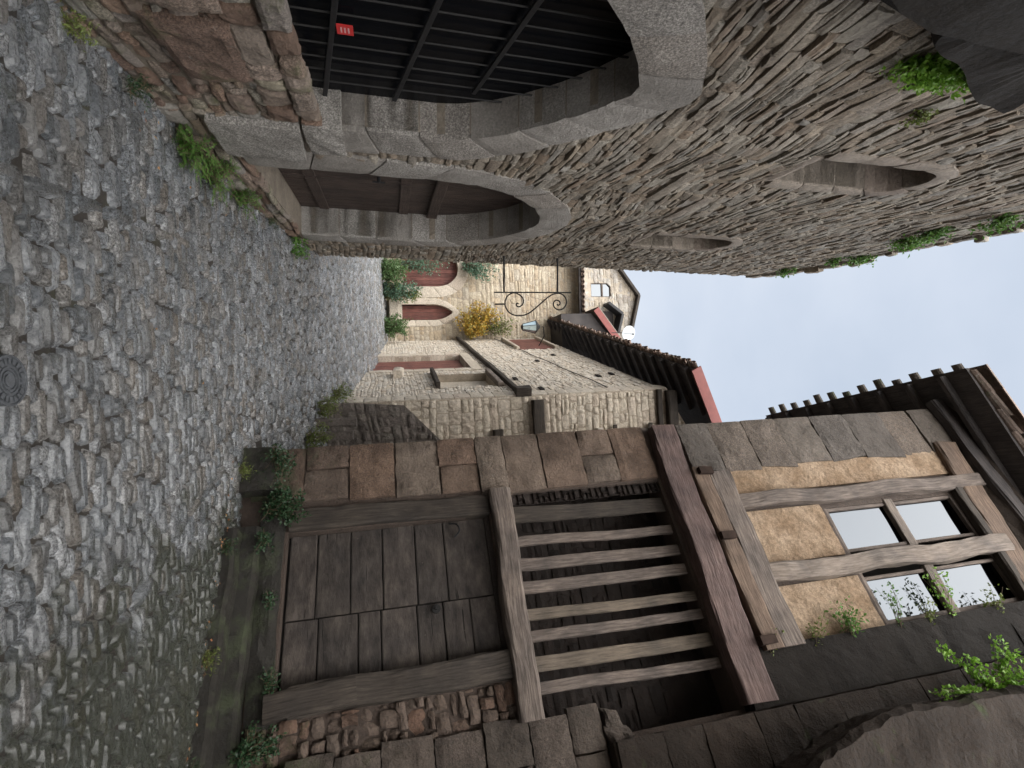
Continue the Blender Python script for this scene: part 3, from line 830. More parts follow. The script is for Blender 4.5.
def right_house():
    pl = RW
    r = empty('half_timbered_house', pl.pt(1.6, 0, 0), 'crooked half timbered house with plank door, slatted opening and mullioned window on the right', 'house')
    # structural shell
    mb = MB()
    slab(mb, pl, [(0, -.3), (5.6, -.3), (5.6, 9.9), (0, 9.9)], [[(1.0, .48), (2.46, .48), (2.46, 2.66), (1.0, 2.66)], [(.76, 2.9), (3.29, 2.9), (3.29, 4.9), (.76, 4.9)], [(1.36, 7.08), (2.78, 7.08), (2.78, 9.24), (1.36, 9.24)]], -.35, 0)
    mb.build('wall', M['pier_mortar'], r)
    mb = MB(); box(mb, RH, -8, -.02, -.3, 9.9, -.35, 0); mb.build('flank_wall', M['pier_stone'], r)
    # corner pier, big squared blocks
    mb = MB(); h = .06; hs = [.06, .62, 1.10, 1.62, 2.14, 2.60, 2.95, 3.42, 3.95, 4.40, 4.9]
    for i, (a, b) in enumerate(zip(hs, hs[1:])):
        ed = .62+.12*min(1, a/3)+random.uniform(-.02, .03)
        if i in (1, 4, 8): cuts = [0, .33*random.uniform(.8, 1.3), ed]
        else: cuts = [0, ed]
        for c0, c1 in zip(cuts, cuts[1:]):
            g = .008
            block(mb, pl, [(c0+(g if c0 else -.02), a+g+random.uniform(-.01, .01)), (c1-g, a+g+random.uniform(-.015, .015)), (c1-g+random.uniform(-.02, .01), b-g), (c0+(g if c0 else -.02), b-g)], -.05, .05+random.uniform(-.012, .02), 8, 6, .014, .014, fr=7)
        block(mb, RH, [(-.5, a+g), (.0, a+g), (.0, b-g), (-.5, b-g)], -.05, .04, 6, 5, .014, .012)
    mb.build('corner_pier', M['pier_stone'], r)
    # brick return beside the slatted opening
    mb = MB(); rubble(mb, pl, .74, .90, 2.92, 4.9, .10, .16, .01, base=-.06, gap=.006); mb.build('brick_jamb', M['brick'], r)
    # upper corner masonry, grey and lichened
    mb = MB(); hs = [5.42, 5.9, 6.45, 7.0, 7.6, 8.2, 8.85, 9.4, 9.88]
    for a, b in zip(hs, hs[1:]):
        g = .005
        block(mb, pl, [(-.02, a+g), (.72+random.uniform(-.05, .05), a+g), (.72+random.uniform(-.05, .05), b-g), (-.02, b-g)], -.05, .055+random.uniform(-.008, .012), 10, 8, .012, .016, fr=5)
        block(mb, RH, [(-.6, a+g), (0, a+g), (0, b-g), (-.6, b-g)], -.05, .04, 5, 4, .014, .012)
    mb.build('upper_quoins', M['upper_stone'], r)
    mb = MB()
    def plaster(s0, s1, h0, h1, d):
        block(mb, pl, [(s0, h0), (s1, h0), (s1, h1), (s0, h1)], -.02, d, int((s1-s0)/.07)+2, int((h1-h0)/.07)+2, .004, .012, fr=6)
    plaster(.69, 1.06, 5.85, 9.88, .035); plaster(1.3, 1.96, 5.8, 7.02, .03); plaster(2.22, 2.84, 5.8, 7.02, .03)
    mb.build('plaster_panel', M['plaster'], r)
    # timbers
    def tim(name, a, b, w_, t, d, m='oak_grey', wob=.012, seg=14, label=None, ta=1):
        mb = MB(); beam(mb, pl.pt(a[0], a[1], d), pl.pt(b[0], b[1], d), w_, t, pl.N, seg, wob, ta)
        o = mb.build(name, M[m], r, smooth=False)
        if label: o['label'] = label
        return o
    tim('post', (1.17, 5.84), (1.22, 9.8), .19, .14, .045, 'oak_grey', .02)
    tim('post', (2.06, 5.80), (2.12, 9.45), .21, .16, .07, 'oak_pale', .022)
    tim('post', (2.93, 5.6), (2.93, 9.5), .24, .14, .02, 'oak_grey', .015)
    tim('sill_beam', (.78, 5.66), (2.84, 5.66), .30, .20, .08, 'oak_grey', .02, label='cracked grey sill timber under the plaster panels')
    tim('fascia_beam', (.70, 5.42), (2.84, 5.43), .22, .16, .12, 'oak_rust', .016, label='rusty brown timber above the floor beam')
    tim('top_plate', (.6, 9.62), (2.9, 9.36), .34, .18, .03, 'oak_rust', .02)
    tim('window_head', (1.3, 9.3), (2.84, 9.2), .12, .12, .05, 'oak_dark', .01)
    mb = MB(); beam(mb, pl.pt(.03, 5.17, .07), pl.pt(3.27, 5.05, .10), .34, .20, pl.N, 26, .016, rnd=.10)
    mb.build('floor_beam', M['mauve'], r)
    # iron brackets on the beam
    for s_, h_ in ((.78, 5.46), (1.62, 5.40), (2.75, 5.35)):
        mb = MB(); beam(mb, pl.pt(s_, h_-.10, .24), pl.pt(s_, h_+.10, .21), .09, .06, pl.N, 4, .006); mb.build('iron_cleat', M['rust'], r)
    # window: frame, mullion pieces, panes
    wf = MB()
    for (a, b) in (((1.38, 7.1), (1.38, 9.24)), ((1.92, 7.1), (1.92, 9.2)), ((2.27, 7.1), (2.27, 9.2)), ((2.76, 7.1), (2.76, 9.2))):
        beam(wf, pl.pt(a[0], a[1], -.04), pl.pt(b[0], b[1], -.04), .04, .06, pl.N, 6, .003)
    for h_ in (7.09, 9.2):
        beam(wf, pl.pt(1.33, h_, -.04), pl.pt(2.8, h_, -.04), .07, .08, pl.N, 8, .005)
    wn = wf.build('window', M['oak_grey'], r)
    mb = MB(); beam(mb, pl.pt(1.33, 8.11, -.02), pl.pt(1.96, 8.10, -.02), .13, .08, pl.N, 8, .008); beam(mb, pl.pt(2.22, 8.10, -.02), pl.pt(2.8, 8.09, -.02), .13, .08, pl.N, 8, .008)
    mb.build('transom', M['oak_pale'], wn)
    for s0, s1 in ((1.4, 1.91), (2.28, 2.75)):
        for h0, h1 in ((7.12, 8.03), (8.18, 9.17)):
            mb = MB(); box(mb, pl, s0, s1, h0, h1, -.062, -.055); mb.build('pane', M['old_pane'], wn)
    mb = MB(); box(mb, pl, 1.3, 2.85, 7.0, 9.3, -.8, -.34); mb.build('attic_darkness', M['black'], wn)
    # door
    pts = MB()
    fr_ = empty('door', pl.pt(1.75, .48, -.08), None, None); fr_.parent = r; fr_.location = pl.pt(1.75, .48, -.08)-r.location
    fr_.name = 'plank_door'
    for (a, b, nm) in ((1.0, 1.86, 'leaf'), (1.868, 2.45, 'leaf')):
        mb = MB(); h = .50; hs = [.5, .78, 1.12, 1.45, 1.8, 2.12, 2.62] if a == 1.0 else [.5, .82, 1.2, 1.42, 1.78, 2.05, 2.33, 2.62]
        for h0, h1 in zip(hs, hs[1:]):
            d = -.085+random.uniform(-.008, .008); n = 10
            vs = []; fs = []; uv = []
            for i in range(n+1):
                s_ = lerp(a+.004, b-.004, i/n)
                e0 = .005+.006*abs(noise.noise(V((s_*4, h0*9, 1)))); e1 = .005+.007*abs(noise.noise(V((s_*5, h1*9, 4))))
                for hh, dd in ((h0+e0, -.12), (h0+e0, d-.004), (h0+e0+.012, d), (h1-e1-.012, d), (h1-e1, d-.004), (h1-e1, -.12)):
                    vs.append(pl.pt(s_, hh, dd+.003*noise.noise(V((s_*5, hh*5, 0)))))
            sd = random.random()*50
            for i in range(n):
                for k in range(5):
                    fs.append([i*6+k, (i+1)*6+k, (i+1)*6+k+1, i*6+k+1])
                    u0, u1 = sd+i/n*(b-a), sd+(i+1)/n*(b-a); v0, v1 = lerp(0, h1-h0, k/5), lerp(0, h1-h0, (k+1)/5)
                    uv.append([(u0, v0), (u1, v0), (u1, v1), (u0, v1)])
            fs += [[0, 1, 2, 3, 4, 5], [n*6+k for k in (5, 4, 3, 2, 1, 0)]]; uv += [[(0, 0)]*6]*2
            mb.add(vs, fs, uv)
            # rows of nail heads
            for k in range(3):
                s_ = lerp(a+.08, b-.08, k/2)+random.uniform(-.02, .02)
                for hh in (h0+.07, h1-.08): disc(mb, pl.pt(s_, hh, d+.001), pl.N, .008, 7, 0, .004)
        lf = mb.build('leaf', M['door_wood'], fr_)
        if a == 1.0:
            mb = MB(); tube(mb, catmull([pl.pt(1.03, 2.2, -.07), pl.pt(1.06, 2.28, -.03), pl.pt(1.14, 2.30, -.02), pl.pt(1.2, 2.24, -.05)], 4), .010, 6); mb.build('pull_ring', M['iron_grey'], lf)
        else:
            mb = MB(); disc(mb, pl.pt(1.93, 1.98, -.075), pl.N, .045, 14, 0, .012); tube(mb, [pl.pt(1.93, 1.98, -.07), pl.pt(1.93, 1.98, -.03)], .014, 8); mb.build('lock_plate', M['iron'], lf)
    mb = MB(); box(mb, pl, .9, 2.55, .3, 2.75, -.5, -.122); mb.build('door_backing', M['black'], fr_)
    tim('door_jamb', (.86, .50), (.88, 2.66), .24, .16, -.02, 'oak_dark', .01)
    tim('door_jamb', (2.58, .62), (2.56, 2.66), .26, .18, .02, 'oak_dark', .016)
    tim('door_jamb', (2.60, .42), (2.56, 1.2), .23, .17, .035, 'oak_dark', .012)
    tim('lintel', (.74, 2.80), (3.06, 2.76), .24, .22, .06, 'oak_grey', .02, label='long grey oak lintel between door and slats')
    # door sill block and threshold
    mb = MB(); block(mb, pl, [(.62, .20), (2.75, .26), (2.75, .47), (.62, .45)], -.3, .05, 14, 3, .02, .015); mb.build('door_sill', M['step'], r)
    # slats
    ss = []
    for i, (y_, ww, mm) in enumerate(((513, .19, 'oak_dark'), (541, .11, 'oak_grey'), (564, .13, 'oak_grey'), (588, .13, 'oak_grey'), (617, .11, 'oak_slat'), (639, .11, 'oak_grey'), (667, .14, 'oak_slat'), (693, .11, 'oak_grey'))):
        s_ = pl.hit(516, y_)[0]
        mb = MB(); beam(mb, pl.pt(s_, 2.9, -.05), pl.pt(s_+.03+random.uniform(-.02, .02), 4.92, -.10), ww, .05, pl.N, 14, .007, .92)
        o = mb.build('slat', M[mm], r)
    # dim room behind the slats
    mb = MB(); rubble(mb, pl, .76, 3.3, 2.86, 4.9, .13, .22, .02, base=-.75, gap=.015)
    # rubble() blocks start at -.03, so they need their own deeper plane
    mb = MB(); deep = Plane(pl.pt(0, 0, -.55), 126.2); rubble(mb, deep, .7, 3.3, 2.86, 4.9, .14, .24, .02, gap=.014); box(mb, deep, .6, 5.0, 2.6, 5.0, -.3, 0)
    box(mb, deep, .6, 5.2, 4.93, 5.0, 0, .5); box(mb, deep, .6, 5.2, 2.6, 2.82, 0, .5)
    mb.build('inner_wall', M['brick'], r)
    # rubble beside the door, then squared blocks
    mb = MB(); rubble(mb, pl, 2.70, 3.06, .3, 2.66, .13, .16, .06, gap=.012, rnd=.018, rough=.02, nx=4, ny=3, base=.0, wave=.04)
    mb.build('rubble_infill', M['rubble_r'], r)
    mb = MB(); hs = [.0, .28, .62, 1.02, 1.4, 1.86, 2.3, 2.72, 3.1, 3.42]
    for i, (a, b) in enumerate(zip(hs, hs[1:])):
        x = 3.0+(.04 if i % 2 else 0)+.0*a
        for x1 in ([3.52, 4.1, 4.7] if i % 2 else [3.38, 3.95, 4.6]):
            block(mb, pl, [(x+.008, a+.008), (x1-.008, a+.008), (x1-.008, b-.008), (x+.008, b-.008)], -.05, .09+random.uniform(-.015, .02), 8, 7, .016, .014, fr=6); x = x1
    for (a, b, c, d_) in ((3.06, 3.44, .22, .18), (3.20, 3.43, .16, .28)):
        block(mb, pl, [(a, b), (a+c, b+.02), (a+c-.02, b+d_), (a+.03, b+d_*.8)], -.2, .10, 5, 5, .02, .02)
    mb.build('ashlar_pier', M['low_ashlar'], r)
    # roof
    A = V((.03, 6.06, 10.12)); B = V((1.02, 10.6, 10.02)); Cc = V((4.3, 4.05, 10.65)); B = A+(B-A)*.93; D = A+(B-A)+(Cc-A)*1.0+V((0, 0, .4))
    up = (B-A).cross(Cc-A).normalized()
    if up.z < 0: up = -up
    mb = MB(); lift = V((0, 0, -.03))
    vs = [p+lift for p in (A, B, D, Cc)]+[p+lift+V((0, 0, -.05)) for p in (A, B, D, Cc)]
    uv = [(0, 0), (4, 0), (4, 4), (0, 4)]
    mb.add(vs, [[0, 1, 2, 3], [7, 6, 5, 4], [0, 4, 5, 1], [1, 5, 6, 2], [2, 6, 7, 3], [3, 7, 4, 0]], [uv]*6)
    rf = mb.build('roof', M['soffit'], r)
    eave = (B-A).normalized(); verge = (Cc-A).normalized()
    mb = MB()
    tile_row(mb, A+eave*.16-verge*.15+V((0, 0, .0)), eave, -verge+V((0, 0, .02)), up, 13, .335, .42, .092, up=False, th=.02)
    tile_row(mb, A+eave*.16+verge*.10+V((0, 0, .04)), eave, -verge, up, 12, .335, .42, .12, up=True)
    mb.build('eave_tiles', M['tile_dark'], rf)
    mb = MB()
    for k in range(13):
        p = A+verge*(.34*k+.02)-eave*.05+V((0, 0, .03)); r0 = .15
        tile_row(mb, p, eave, -verge+V((0, 0, -.16)), up, 1, .0, .42, r0, up=True, th=.02)
        tile_row(mb, p+V((0, 0, -.05))+eave*.06, eave, -verge+V((0, 0, -.10)), up, 1, .0, .40, .10, up=False, th=.02)
    mb.build('verge_tiles', M['tile'], rf)
    mb = MB()
    for k in range(8):
        p = A+eave*(.35+.55*k)+V((0, 0, -.14)); beam(mb, p+verge*.06, p+verge*3.2, .09, .12, V((0, 0, 1)), 6, .006)
    mb.build('rafters', M['soffit'], rf)
    mb = MB(); beam(mb, pl.pt(-.1, 9.95, .12), pl.pt(3.4, 9.98, .12), .22, .14, pl.N, 8, .02); mb.build('wall_plate', M['soffit'], rf)
    # lime cove between wall head and roof
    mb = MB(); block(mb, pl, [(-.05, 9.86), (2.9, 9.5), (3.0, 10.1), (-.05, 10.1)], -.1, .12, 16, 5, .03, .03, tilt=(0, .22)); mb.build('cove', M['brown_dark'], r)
    mb = MB(); p = V(A)+verge*1.05+eave*.5+V((0, 0, -.2)); tube(mb, [p, p+V((.02, .03, .22))], .012, 8); mb.build('insulator', M['white'], rf)
    return r
right_house()

# stone benches / steps at its foot
def step(name, label, s0, s1, h0, h1, d0, d1, m='step'):
    mb = MB(); pl = RW
    n = max(8, int((s1-s0)/.12)); vs = []; fs = []
    prof = [(h0, d1), (h1-.03, d1), (h1, d1-.04), (h1, d0)]
    for i in range(n+1):
        s_ = lerp(s0, s1, i/n)
        for k, (h_, d_) in enumerate(prof):
            vs.append(pl.pt(s_, h_+.018*noise.noise(V((s_*3, k*.3, d1*9)))+.01*noise.noise(V((s_*9, k, 2))), d_+(.045*noise.noise(V((s_*1.6, k*.3, d1*5))) if k < 3 else 0)))
    for i in range(n):
        for k in range(3): fs.append([i*4+k, (i+1)*4+k, (i+1)*4+k+1, i*4+k+1])
    fs += [[3, 2, 1, 0], [n*4, n*4+1, n*4+2, n*4+3]]
    mb.add(vs, fs); o = mb.build(name, M[m]); tag(o, label, 'step'); return o
step('stone_step', 'lower long mossy stone step along the foot of the timbered house', 1.05, 5.2, -.1, .10, -.02, .42)
step('stone_step', 'upper dark stone step directly under the plank door', .95, 5.2, -.1, .24, -.03, .20)
mb = MB(); block(mb, RW, [(.02, -.1), (.55, -.1), (.56, .34), (.03, .30)], .055, .22, 8, 6, .02, .015); tag(mb.build('corner_stone', M['step']), 'mossy block at the foot of the corner pier on the right', 'stone')

# ------------------------------------------------------------------ neighbour on the far right, dark walls
def neighbour():
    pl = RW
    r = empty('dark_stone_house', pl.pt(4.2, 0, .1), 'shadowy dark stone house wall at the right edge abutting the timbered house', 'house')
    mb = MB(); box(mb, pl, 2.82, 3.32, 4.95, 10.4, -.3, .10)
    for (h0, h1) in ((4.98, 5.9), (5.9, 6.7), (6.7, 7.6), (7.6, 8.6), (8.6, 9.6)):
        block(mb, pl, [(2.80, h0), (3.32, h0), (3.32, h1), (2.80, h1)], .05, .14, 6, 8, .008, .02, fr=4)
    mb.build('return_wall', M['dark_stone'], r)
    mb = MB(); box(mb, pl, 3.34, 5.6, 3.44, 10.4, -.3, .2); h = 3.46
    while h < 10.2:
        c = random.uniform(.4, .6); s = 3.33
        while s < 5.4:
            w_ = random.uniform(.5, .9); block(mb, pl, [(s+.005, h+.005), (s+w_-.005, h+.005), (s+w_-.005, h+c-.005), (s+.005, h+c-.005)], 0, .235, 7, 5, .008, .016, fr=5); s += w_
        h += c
    mb.build('wall', M['brown_dark'], r)  # dark tone holds painted shade from the overhang above
    # unseen side wall towards the viewer, added to block light from the right
    mb = MB(); sd = Plane((3.9, 3.9, 0), 176); box(mb, sd, 0, 9, -.3, 5.5, -.4, 0); mb.build('unseen_side_wall', M['pier_stone'], r)
neighbour()
def buttress():
    pl = RW
    prof = [(3.60, 9.6), (3.565, 7.3), (3.53, 6.45), (3.54, 5.85), (3.64, 5.35), (3.77, 4.82), (4.05, 4.3), (5.2, 4.2), (5.2, 9.6)]
    mb = MB(); n = 64; P = resample(prof[:7], n); D = 8; vs = []; fs = []
    for k in range(D+1):
        d = lerp(.24, .86, k/D)
        for i, (a, h) in enumerate(P):
            q = .05*noise.noise(V((a*2.5, h*2.5, d*3)))+.03*noise.noise(V((a*11, h*9, d*9)))
            e = .05 if k == D else 0
            vs.append(pl.pt(a+q+e, h+q*.4, d))
    m = n+1
    for k in range(D):
        for i in range(n): fs.append([k*m+i, k*m+i+1, (k+1)*m+i+1, (k+1)*m+i])
    o = len(vs); C_ = 10
    for j in range(1, C_+1):
        for i, (a, h) in enumerate(P):
            t = j/C_; aa = lerp(a+.05, 5.2, t); vs.append(pl.pt(aa, h, .86+.07*noise.noise(V((aa*5, h*1.5, 1)))+.03*noise.noise(V((aa*14, h*5, 5)))))
    for j in range(C_):
        b0 = D*m if j == 0 else o+(j-1)*m; b1 = o+j*m
        for i in range(n): fs.append([b0+i, b0+i+1, b1+i+1, b1+i])
    mb.add(vs, fs)
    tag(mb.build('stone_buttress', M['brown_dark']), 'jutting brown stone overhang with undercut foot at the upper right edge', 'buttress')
buttress()

# ------------------------------------------------------------------ middle house
def middle_house():
    pl = MW
    r = empty('cream_stone_house', (.3, 12, .5), 'cream rubble house beyond the corner with dark tiled eaves and red verge board', 'house')
    da, db = pl.hit(400, 357)[0], pl.hit(400, 371)[0]
    na, nb = pl.hit(465, 374)[0], pl.hit(465, 387)[0]
    fa, fb = max(-9.95, pl.hit(525, 340)[0]), pl.hit(525, 349.5)[0]
    door = [(da, 1.02), (db, 1.02), (db, 4.0), (da, 4.0)]
    nic = [(na, 2.85), (nb, 2.85), (nb, 4.3), (na, 4.3)]
    far = [(fa, 6.35), (fb, 6.35), (fb, 7.75), (fa, 7.75)]
    mb = MB(); slab(mb, pl, [(-10.1, -.5), (0, -.5), (0, 8.4), (-10.1, 8.1)], [door, nic, far], -.7, 0); mb.build('front_wall', M['cream_mortar'], r)
    mb = MB(); slab(mb, MG, [(.0, 0), (6, 0), (6, 11), (3, 10.2), (0, 8.4)], [], -.5, 0); mb.build('gable_wall', M['cream_mortar'], r)
    mb = MB(); rubble(mb, pl, -10.1, -.35, .3, 8.3, .105, .20, .022, [door, nic, far], [(-10.1, .3), (-.35, .3), (-.35, 8.38), (-10.1, 8.1)], gap=.007, rnd=.010, rough=.012, nx=3, ny=2, wave=.03)
    mb.build('front_masonry', M['cream'], r)
    mb = MB()
    rubble(mb, MG, 0, 2.6, .3, 5.0, .22, .32, .02, gap=.012, rnd=.014, rough=.012, nx=4, ny=3)
    rubble(mb, MG, 0, 2.6, 5.0, 9.9, .17, .28, .02, [], [(0, 5), (2.6, 5), (2.6, 9.9), (0, 8.4)], gap=.012, rnd=.014, rough=.014, nx=4, ny=3)
    h = .3
    while h < 8.3:
        c = random.uniform(.25, .4); block(mb, pl, [(-.38-random.random()*.2, h), (0, h), (0, h+c-.015), (-.38, h+c-.015)], -.02, .045, 4, 3, .01, .01); h += c
    mb.build('quoins', M['cream_ashlar'], r)
    # door in its deep reveal
    mb = MB()
    a = da+.07
    while a < db:
        beam(mb, pl.pt(a, 1.1, -.19), pl.pt(a, 3.95, -.19), .145, .05, pl.N, 4, .002, rnd=.08); a += .15
    mb.build('door', M['red_wood'], r)
    mb = MB(); hs = [1.05, 1.7, 2.3, 2.9, 3.5, 4.0]
    rev = Plane(pl.pt(-7.88, 0, 0), 79)
    for a, b in zip(hs, hs[1:]): block(mb, pl, [(da-.35, a), (da, a), (da, b-.02), (da-.35, b-.02)], -.48, .05, 4, 4); block(mb, pl, [(db, a), (db+.3, a), (db+.3, b-.02), (db, b-.02)], -.5, .05, 4, 4)
    block(mb, pl, [(da-.3, 4.0), (db+.3, 4.0), (db+.3, 4.3), (da-.3, 4.3)], -.5, .05, 8, 3)
    mb.build('door_surround', M['cream_ashlar'], r)
    mb = MB()
    for k in range(3): box(mb, pl, da-.1, db+.1, .55+.16*k, .71+.16*k, -.5, .42-.14*k)
    mb.build('door_steps', M['voussoir'], r)
    # blocked window
    mb = MB(); box(mb, pl, na, nb, 2.85, 4.3, -.45, -.22)
    mb.build('blocked_window', M['cream_ashlar'], r)
    mb = MB(); beam(mb, pl.pt(na-.2, 2.78, .06), pl.pt(nb+.1, 2.78, .06), .10, .24, pl.N, 6, .004); mb.build('window_ledge', M['oak_dark'], r)
    mb = MB(); beam(mb, pl.pt(na, 4.36, .06), pl.pt(nb+.2, 4.36, .06), .14, .16, pl.N, 6, .004); mb.build('window_head', M['oak_pale'], r)
    # stub of stone sticking out
    mb = MB(); block(mb, pl, [(-3.1, 1.75), (-2.6, 1.7), (-2.6, 1.95), (-3.0, 2.0)], 0, .25, 4, 3, .03); mb.build('projecting_stone', M['cream_ashlar'], r)
    # far shuttered window
    w_ = MB(); a = fa+.08
    while a < fb: beam(w_, pl.pt(a, 6.36, .0), pl.pt(a, 7.74, .0), .17, .06, pl.N, 3, .002); a += .18
    sh = w_.build('shutter', M['red_wood'], r)
    for nm, hh in (('sill', 6.3), ('window_head', 7.8)):
        w_ = MB(); beam(w_, pl.pt(fa-.05, hh, .06), pl.pt(fb+.15, hh, .06), .12, .16, pl.N, 4, .003)
        w_.build(nm, M['cream_ashlar'], sh)
    # string beam with its end block, then beams on the gable
    mb = MB(); beam(mb, pl.pt(-10.1, 4.45, .09), pl.pt(.05, 4.62, .07), .12, .14, pl.N, 16, .012); mb.build('string_beam', M['oak_dark'], r)
    mb = MB(); beam(mb, pl.pt(-.05, 4.50, .12), pl.pt(-.05, 4.86, .12), .26, .22, pl.N, 4, .02); mb.build('beam_end', M['oak_dark'], r)
    mb = MB(); beam(mb, MG.pt(.1, 5.0, .10), MG.pt(2.6, 5.05, .10), .28, .18, MG.N, 8, .02); mb.build('gable_beam', M['oak_dark'], r)
    mb = MB(); beam(mb, MG.pt(.75, 4.02, .10), MG.pt(2.6, 4.05, .10), .22, .16, MG.N, 8, .012); mb.build('gable_beam', M['oak_dark'], r)
    mb = MB(); beam(mb, MG.pt(-.02, 8.20, .06), MG.pt(2.6, 8.22, .06), .13, .12, MG.N, 8, .008); mb.build('gable_beam', M['oak_dark'], r)
    mb = MB(); beam(mb, MG.pt(.02, 8.50, .10), MG.pt(2.6, 8.52, .10), .26, .2, MG.N, 8, .012); mb.build('gable_beam', M['oak_dark'], r)
    # putlog holes
    for (x, y) in ((537, 362), (553, 356), (499, 379), (515, 380), (598, 377), (611, 375), (541, 390)):
        mb = MB(); a = pl.hit(x, y); box(mb, pl, a[0]-.13, a[0]+.13, a[1]-.05, a[1]+.06, .03, .06)
        mb.build('putlog_hole', M['black'], r)
    # shuttered window in the gable
    mb = MB(); box(mb, MG, .93, 1.9, 6.75, 8.1, .02, .07); sh = mb.build('gable_shutter', M['oak_grey'], r)
    for hh in (6.95, 7.9):
        mb = MB(); beam(mb, MG.pt(.8, hh, .10), MG.pt(1.9, hh, .10), .10, .05, MG.N, 4, .003); mb.build('strap', M['oak_dark'], sh)
    mb = MB(); beam(mb, MG.pt(.86, 6.55, .08), MG.pt(1.9, 6.55, .08), .16, .12, MG.N, 4, .004); mb.build('sill', M['pale_frame'], sh)
    # roof
    E0 = V((-.18, 11.2, 8.80)); E1 = V((-2.85, 22.2, 8.55)); up_ = V((3.6, .6, 1.75))
    mb = MB(); R0 = E0+up_; R1 = E1+up_; lo = V((0, 0, -.07))
    vs = [E0, E1, R1, R0]+[p+lo for p in (E0, E1, R1, R0)]
    mb.add(vs, [[0, 1, 2, 3], [7, 6, 5, 4], [0, 4, 5, 1], [1, 5, 6, 2], [2, 6, 7, 3], [3, 7, 4, 0]], [[(0, 0), (11, 0), (11, 4), (0, 4)]]*6)
    rf = mb.build('roof', M['soffit'], r)
    al = (E1-E0); ln = al.length; al.normalize(); dn = -up_.normalized(); nn = al.cross(dn).normalized()
    if nn.z < 0: nn = -nn
    mb = MB(); tile_row(mb, E0+al*.05+dn*.12+nn*.02, al, dn, nn, int(ln/.21), .21, .5, .095, up=None, rows=3); mb.build('roof_tiles', M['tile'], rf)
    mb = MB()
    for k in range(20):
        p = E0+al*(.25+k*.56)+lo*1.9; beam(mb, p-dn*.02, p-dn*1.35, .08, .11, nn, 4, .003)
    mb.build('rafters', M['soffit'], rf)
    mb = MB(); beam(mb, E0+V((-.02, -.05, -.03)), E0+up_*.52+V((0, -.05, -.03)), .27, .04, V((0, 1, 0)), 6, .002, rnd=.06); mb.build('verge_board', M['red_board'], rf)
middle_house()

def lantern():
    p = at(531, 327, 19.4)
    r = empty('wall_lantern', p-V((0, 0, .42)), 'glazed street lantern on a bracket at the far end of the cream house', 'lantern')
    wl = MW.hit(531, 327)
    mb = MB()
    tube(mb, [p+V((.0, 0, .50)), p+V((.35, .1, .55)), p+V((1.0, .3, .2))], .02, 6); tube(mb, [p+V((0, 0, .5)), p+V((0, 0, .38))], .012, 5)
    mb.build('bracket', M['iron'], r)
    def frus(z0, z1, r0, r1, name, m, par, n=6):
        mb = MB(); vs = []
        for z, q in ((z0, r0), (z1, r1)):
            for k in range(n): an = 2*PI*k/n+.3; vs.append(p+V((math.cos(an)*q, math.sin(an)*q, z)))
        mb.add(vs, [[k, (k+1) % n, n+(k+1) % n, n+k] for k in range(n)]+[list(reversed(range(n))), [n+k for k in range(n)]]); return mb.build(name, M[m], par)
    frus(-.34, .16, .12, .24, 'glass_body', 'lamp_glass', r); frus(.165, .34, .28, .08, 'cap', 'iron', r); frus(-.40, -.345, .06, .13, 'base_ring', 'iron', r)
    mb = MB()
    for k in range(6):
        an = 2*PI*k/6+.3; c, s = math.cos(an), math.sin(an); tube(mb, [p+V((c*.125, s*.125, -.34)), p+V((c*.245, s*.245, .16))], .012, 5)
    mb.build('cage', M['iron'], r)
lantern()

def sign_bracket():
    c = LW.pt(9.35, 0, 0)
    r = empty('iron_sign_bracket', LW.pt(9.35, 3.6, .02), 'black wrought iron sign bracket with scrolls fixed to the left house corner', 'sign bracket')
    pl = Plane(c, 86, 0)
    def P(x, y): a = pl.hit(x, y); return pl.pt(a[0], a[1])
    def Z(zx, zy): return P(480+zx/6.4, 250+zy/6.4)
    mb = MB(); tube(mb, [P(504, 256), P(504, 292)], .018, 6); mb.build('arm', M['iron'], r)
    mb = MB(); tube(mb, [P(557.5, 258), P(557.5, 292)], .018, 6); mb.build('arm', M['iron'], r)
    mb = MB(); tube(mb, [P(494, 292.3), P(571, 292.6)], .013, 6); mb.build('hanging_bar', M['iron'], r)
    pts = [(243, 345), (254, 340), (256, 352), (243, 362), (225, 352), (224, 332), (245, 322)]
    pts = [(243, 347), (250, 340), (257, 350), (248, 365), (230, 362), (222, 345), (232, 328)]
    S1 = [(244, 348), (238, 340), (250, 334), (262, 346), (250, 366), (228, 360), (221, 340)]
    curve = [(246, 346), (240, 340), (232, 348), (240, 362), (258, 360), (276, 340), (272, 305), (240, 280), (205, 276), (172, 300), (160, 345), (178, 390), (215, 415), (262, 420), (315, 403), (380, 350), (435, 303), (475, 281), (520, 281), (548, 308), (552, 345), (530, 376), (500, 382), (476, 366), (470, 340), (485, 322), (508, 328), (512, 345), (500, 354), (494, 346)]
    mb = MB(); tube(mb, catmull([Z(*q) for q in curve], 5), .013, 6); mb.build('scroll', M['iron'], r)
    mb = MB(); tube(mb, [Z(97, 347), Z(160, 346)], .016, 6); mb.build('spur', M['iron'], r)
sign_bracket()

# grey raked wall in front of the cream gable
mb = MB(); WB = Plane((0, 10.6, 0), 93)
reg = [(.22, -.1), (1.9, -.1), (1.9, 3.35), (1.0, 2.48), (.34, 1.86), (.24, .8)]
slab(mb, WB, reg, [], -.5, 0)
rubble(mb, WB, .2, 1.9, 0, 3.3, .17, .26, .03, [], reg, gap=.014, rnd=.014, rough=.014, nx=4, ny=3, wave=.06)
tag(mb.build('raked_stone_wall', M['grey_butt']), 'dark grey rubble wall with raked top in front of the cream house gable', 'wall')
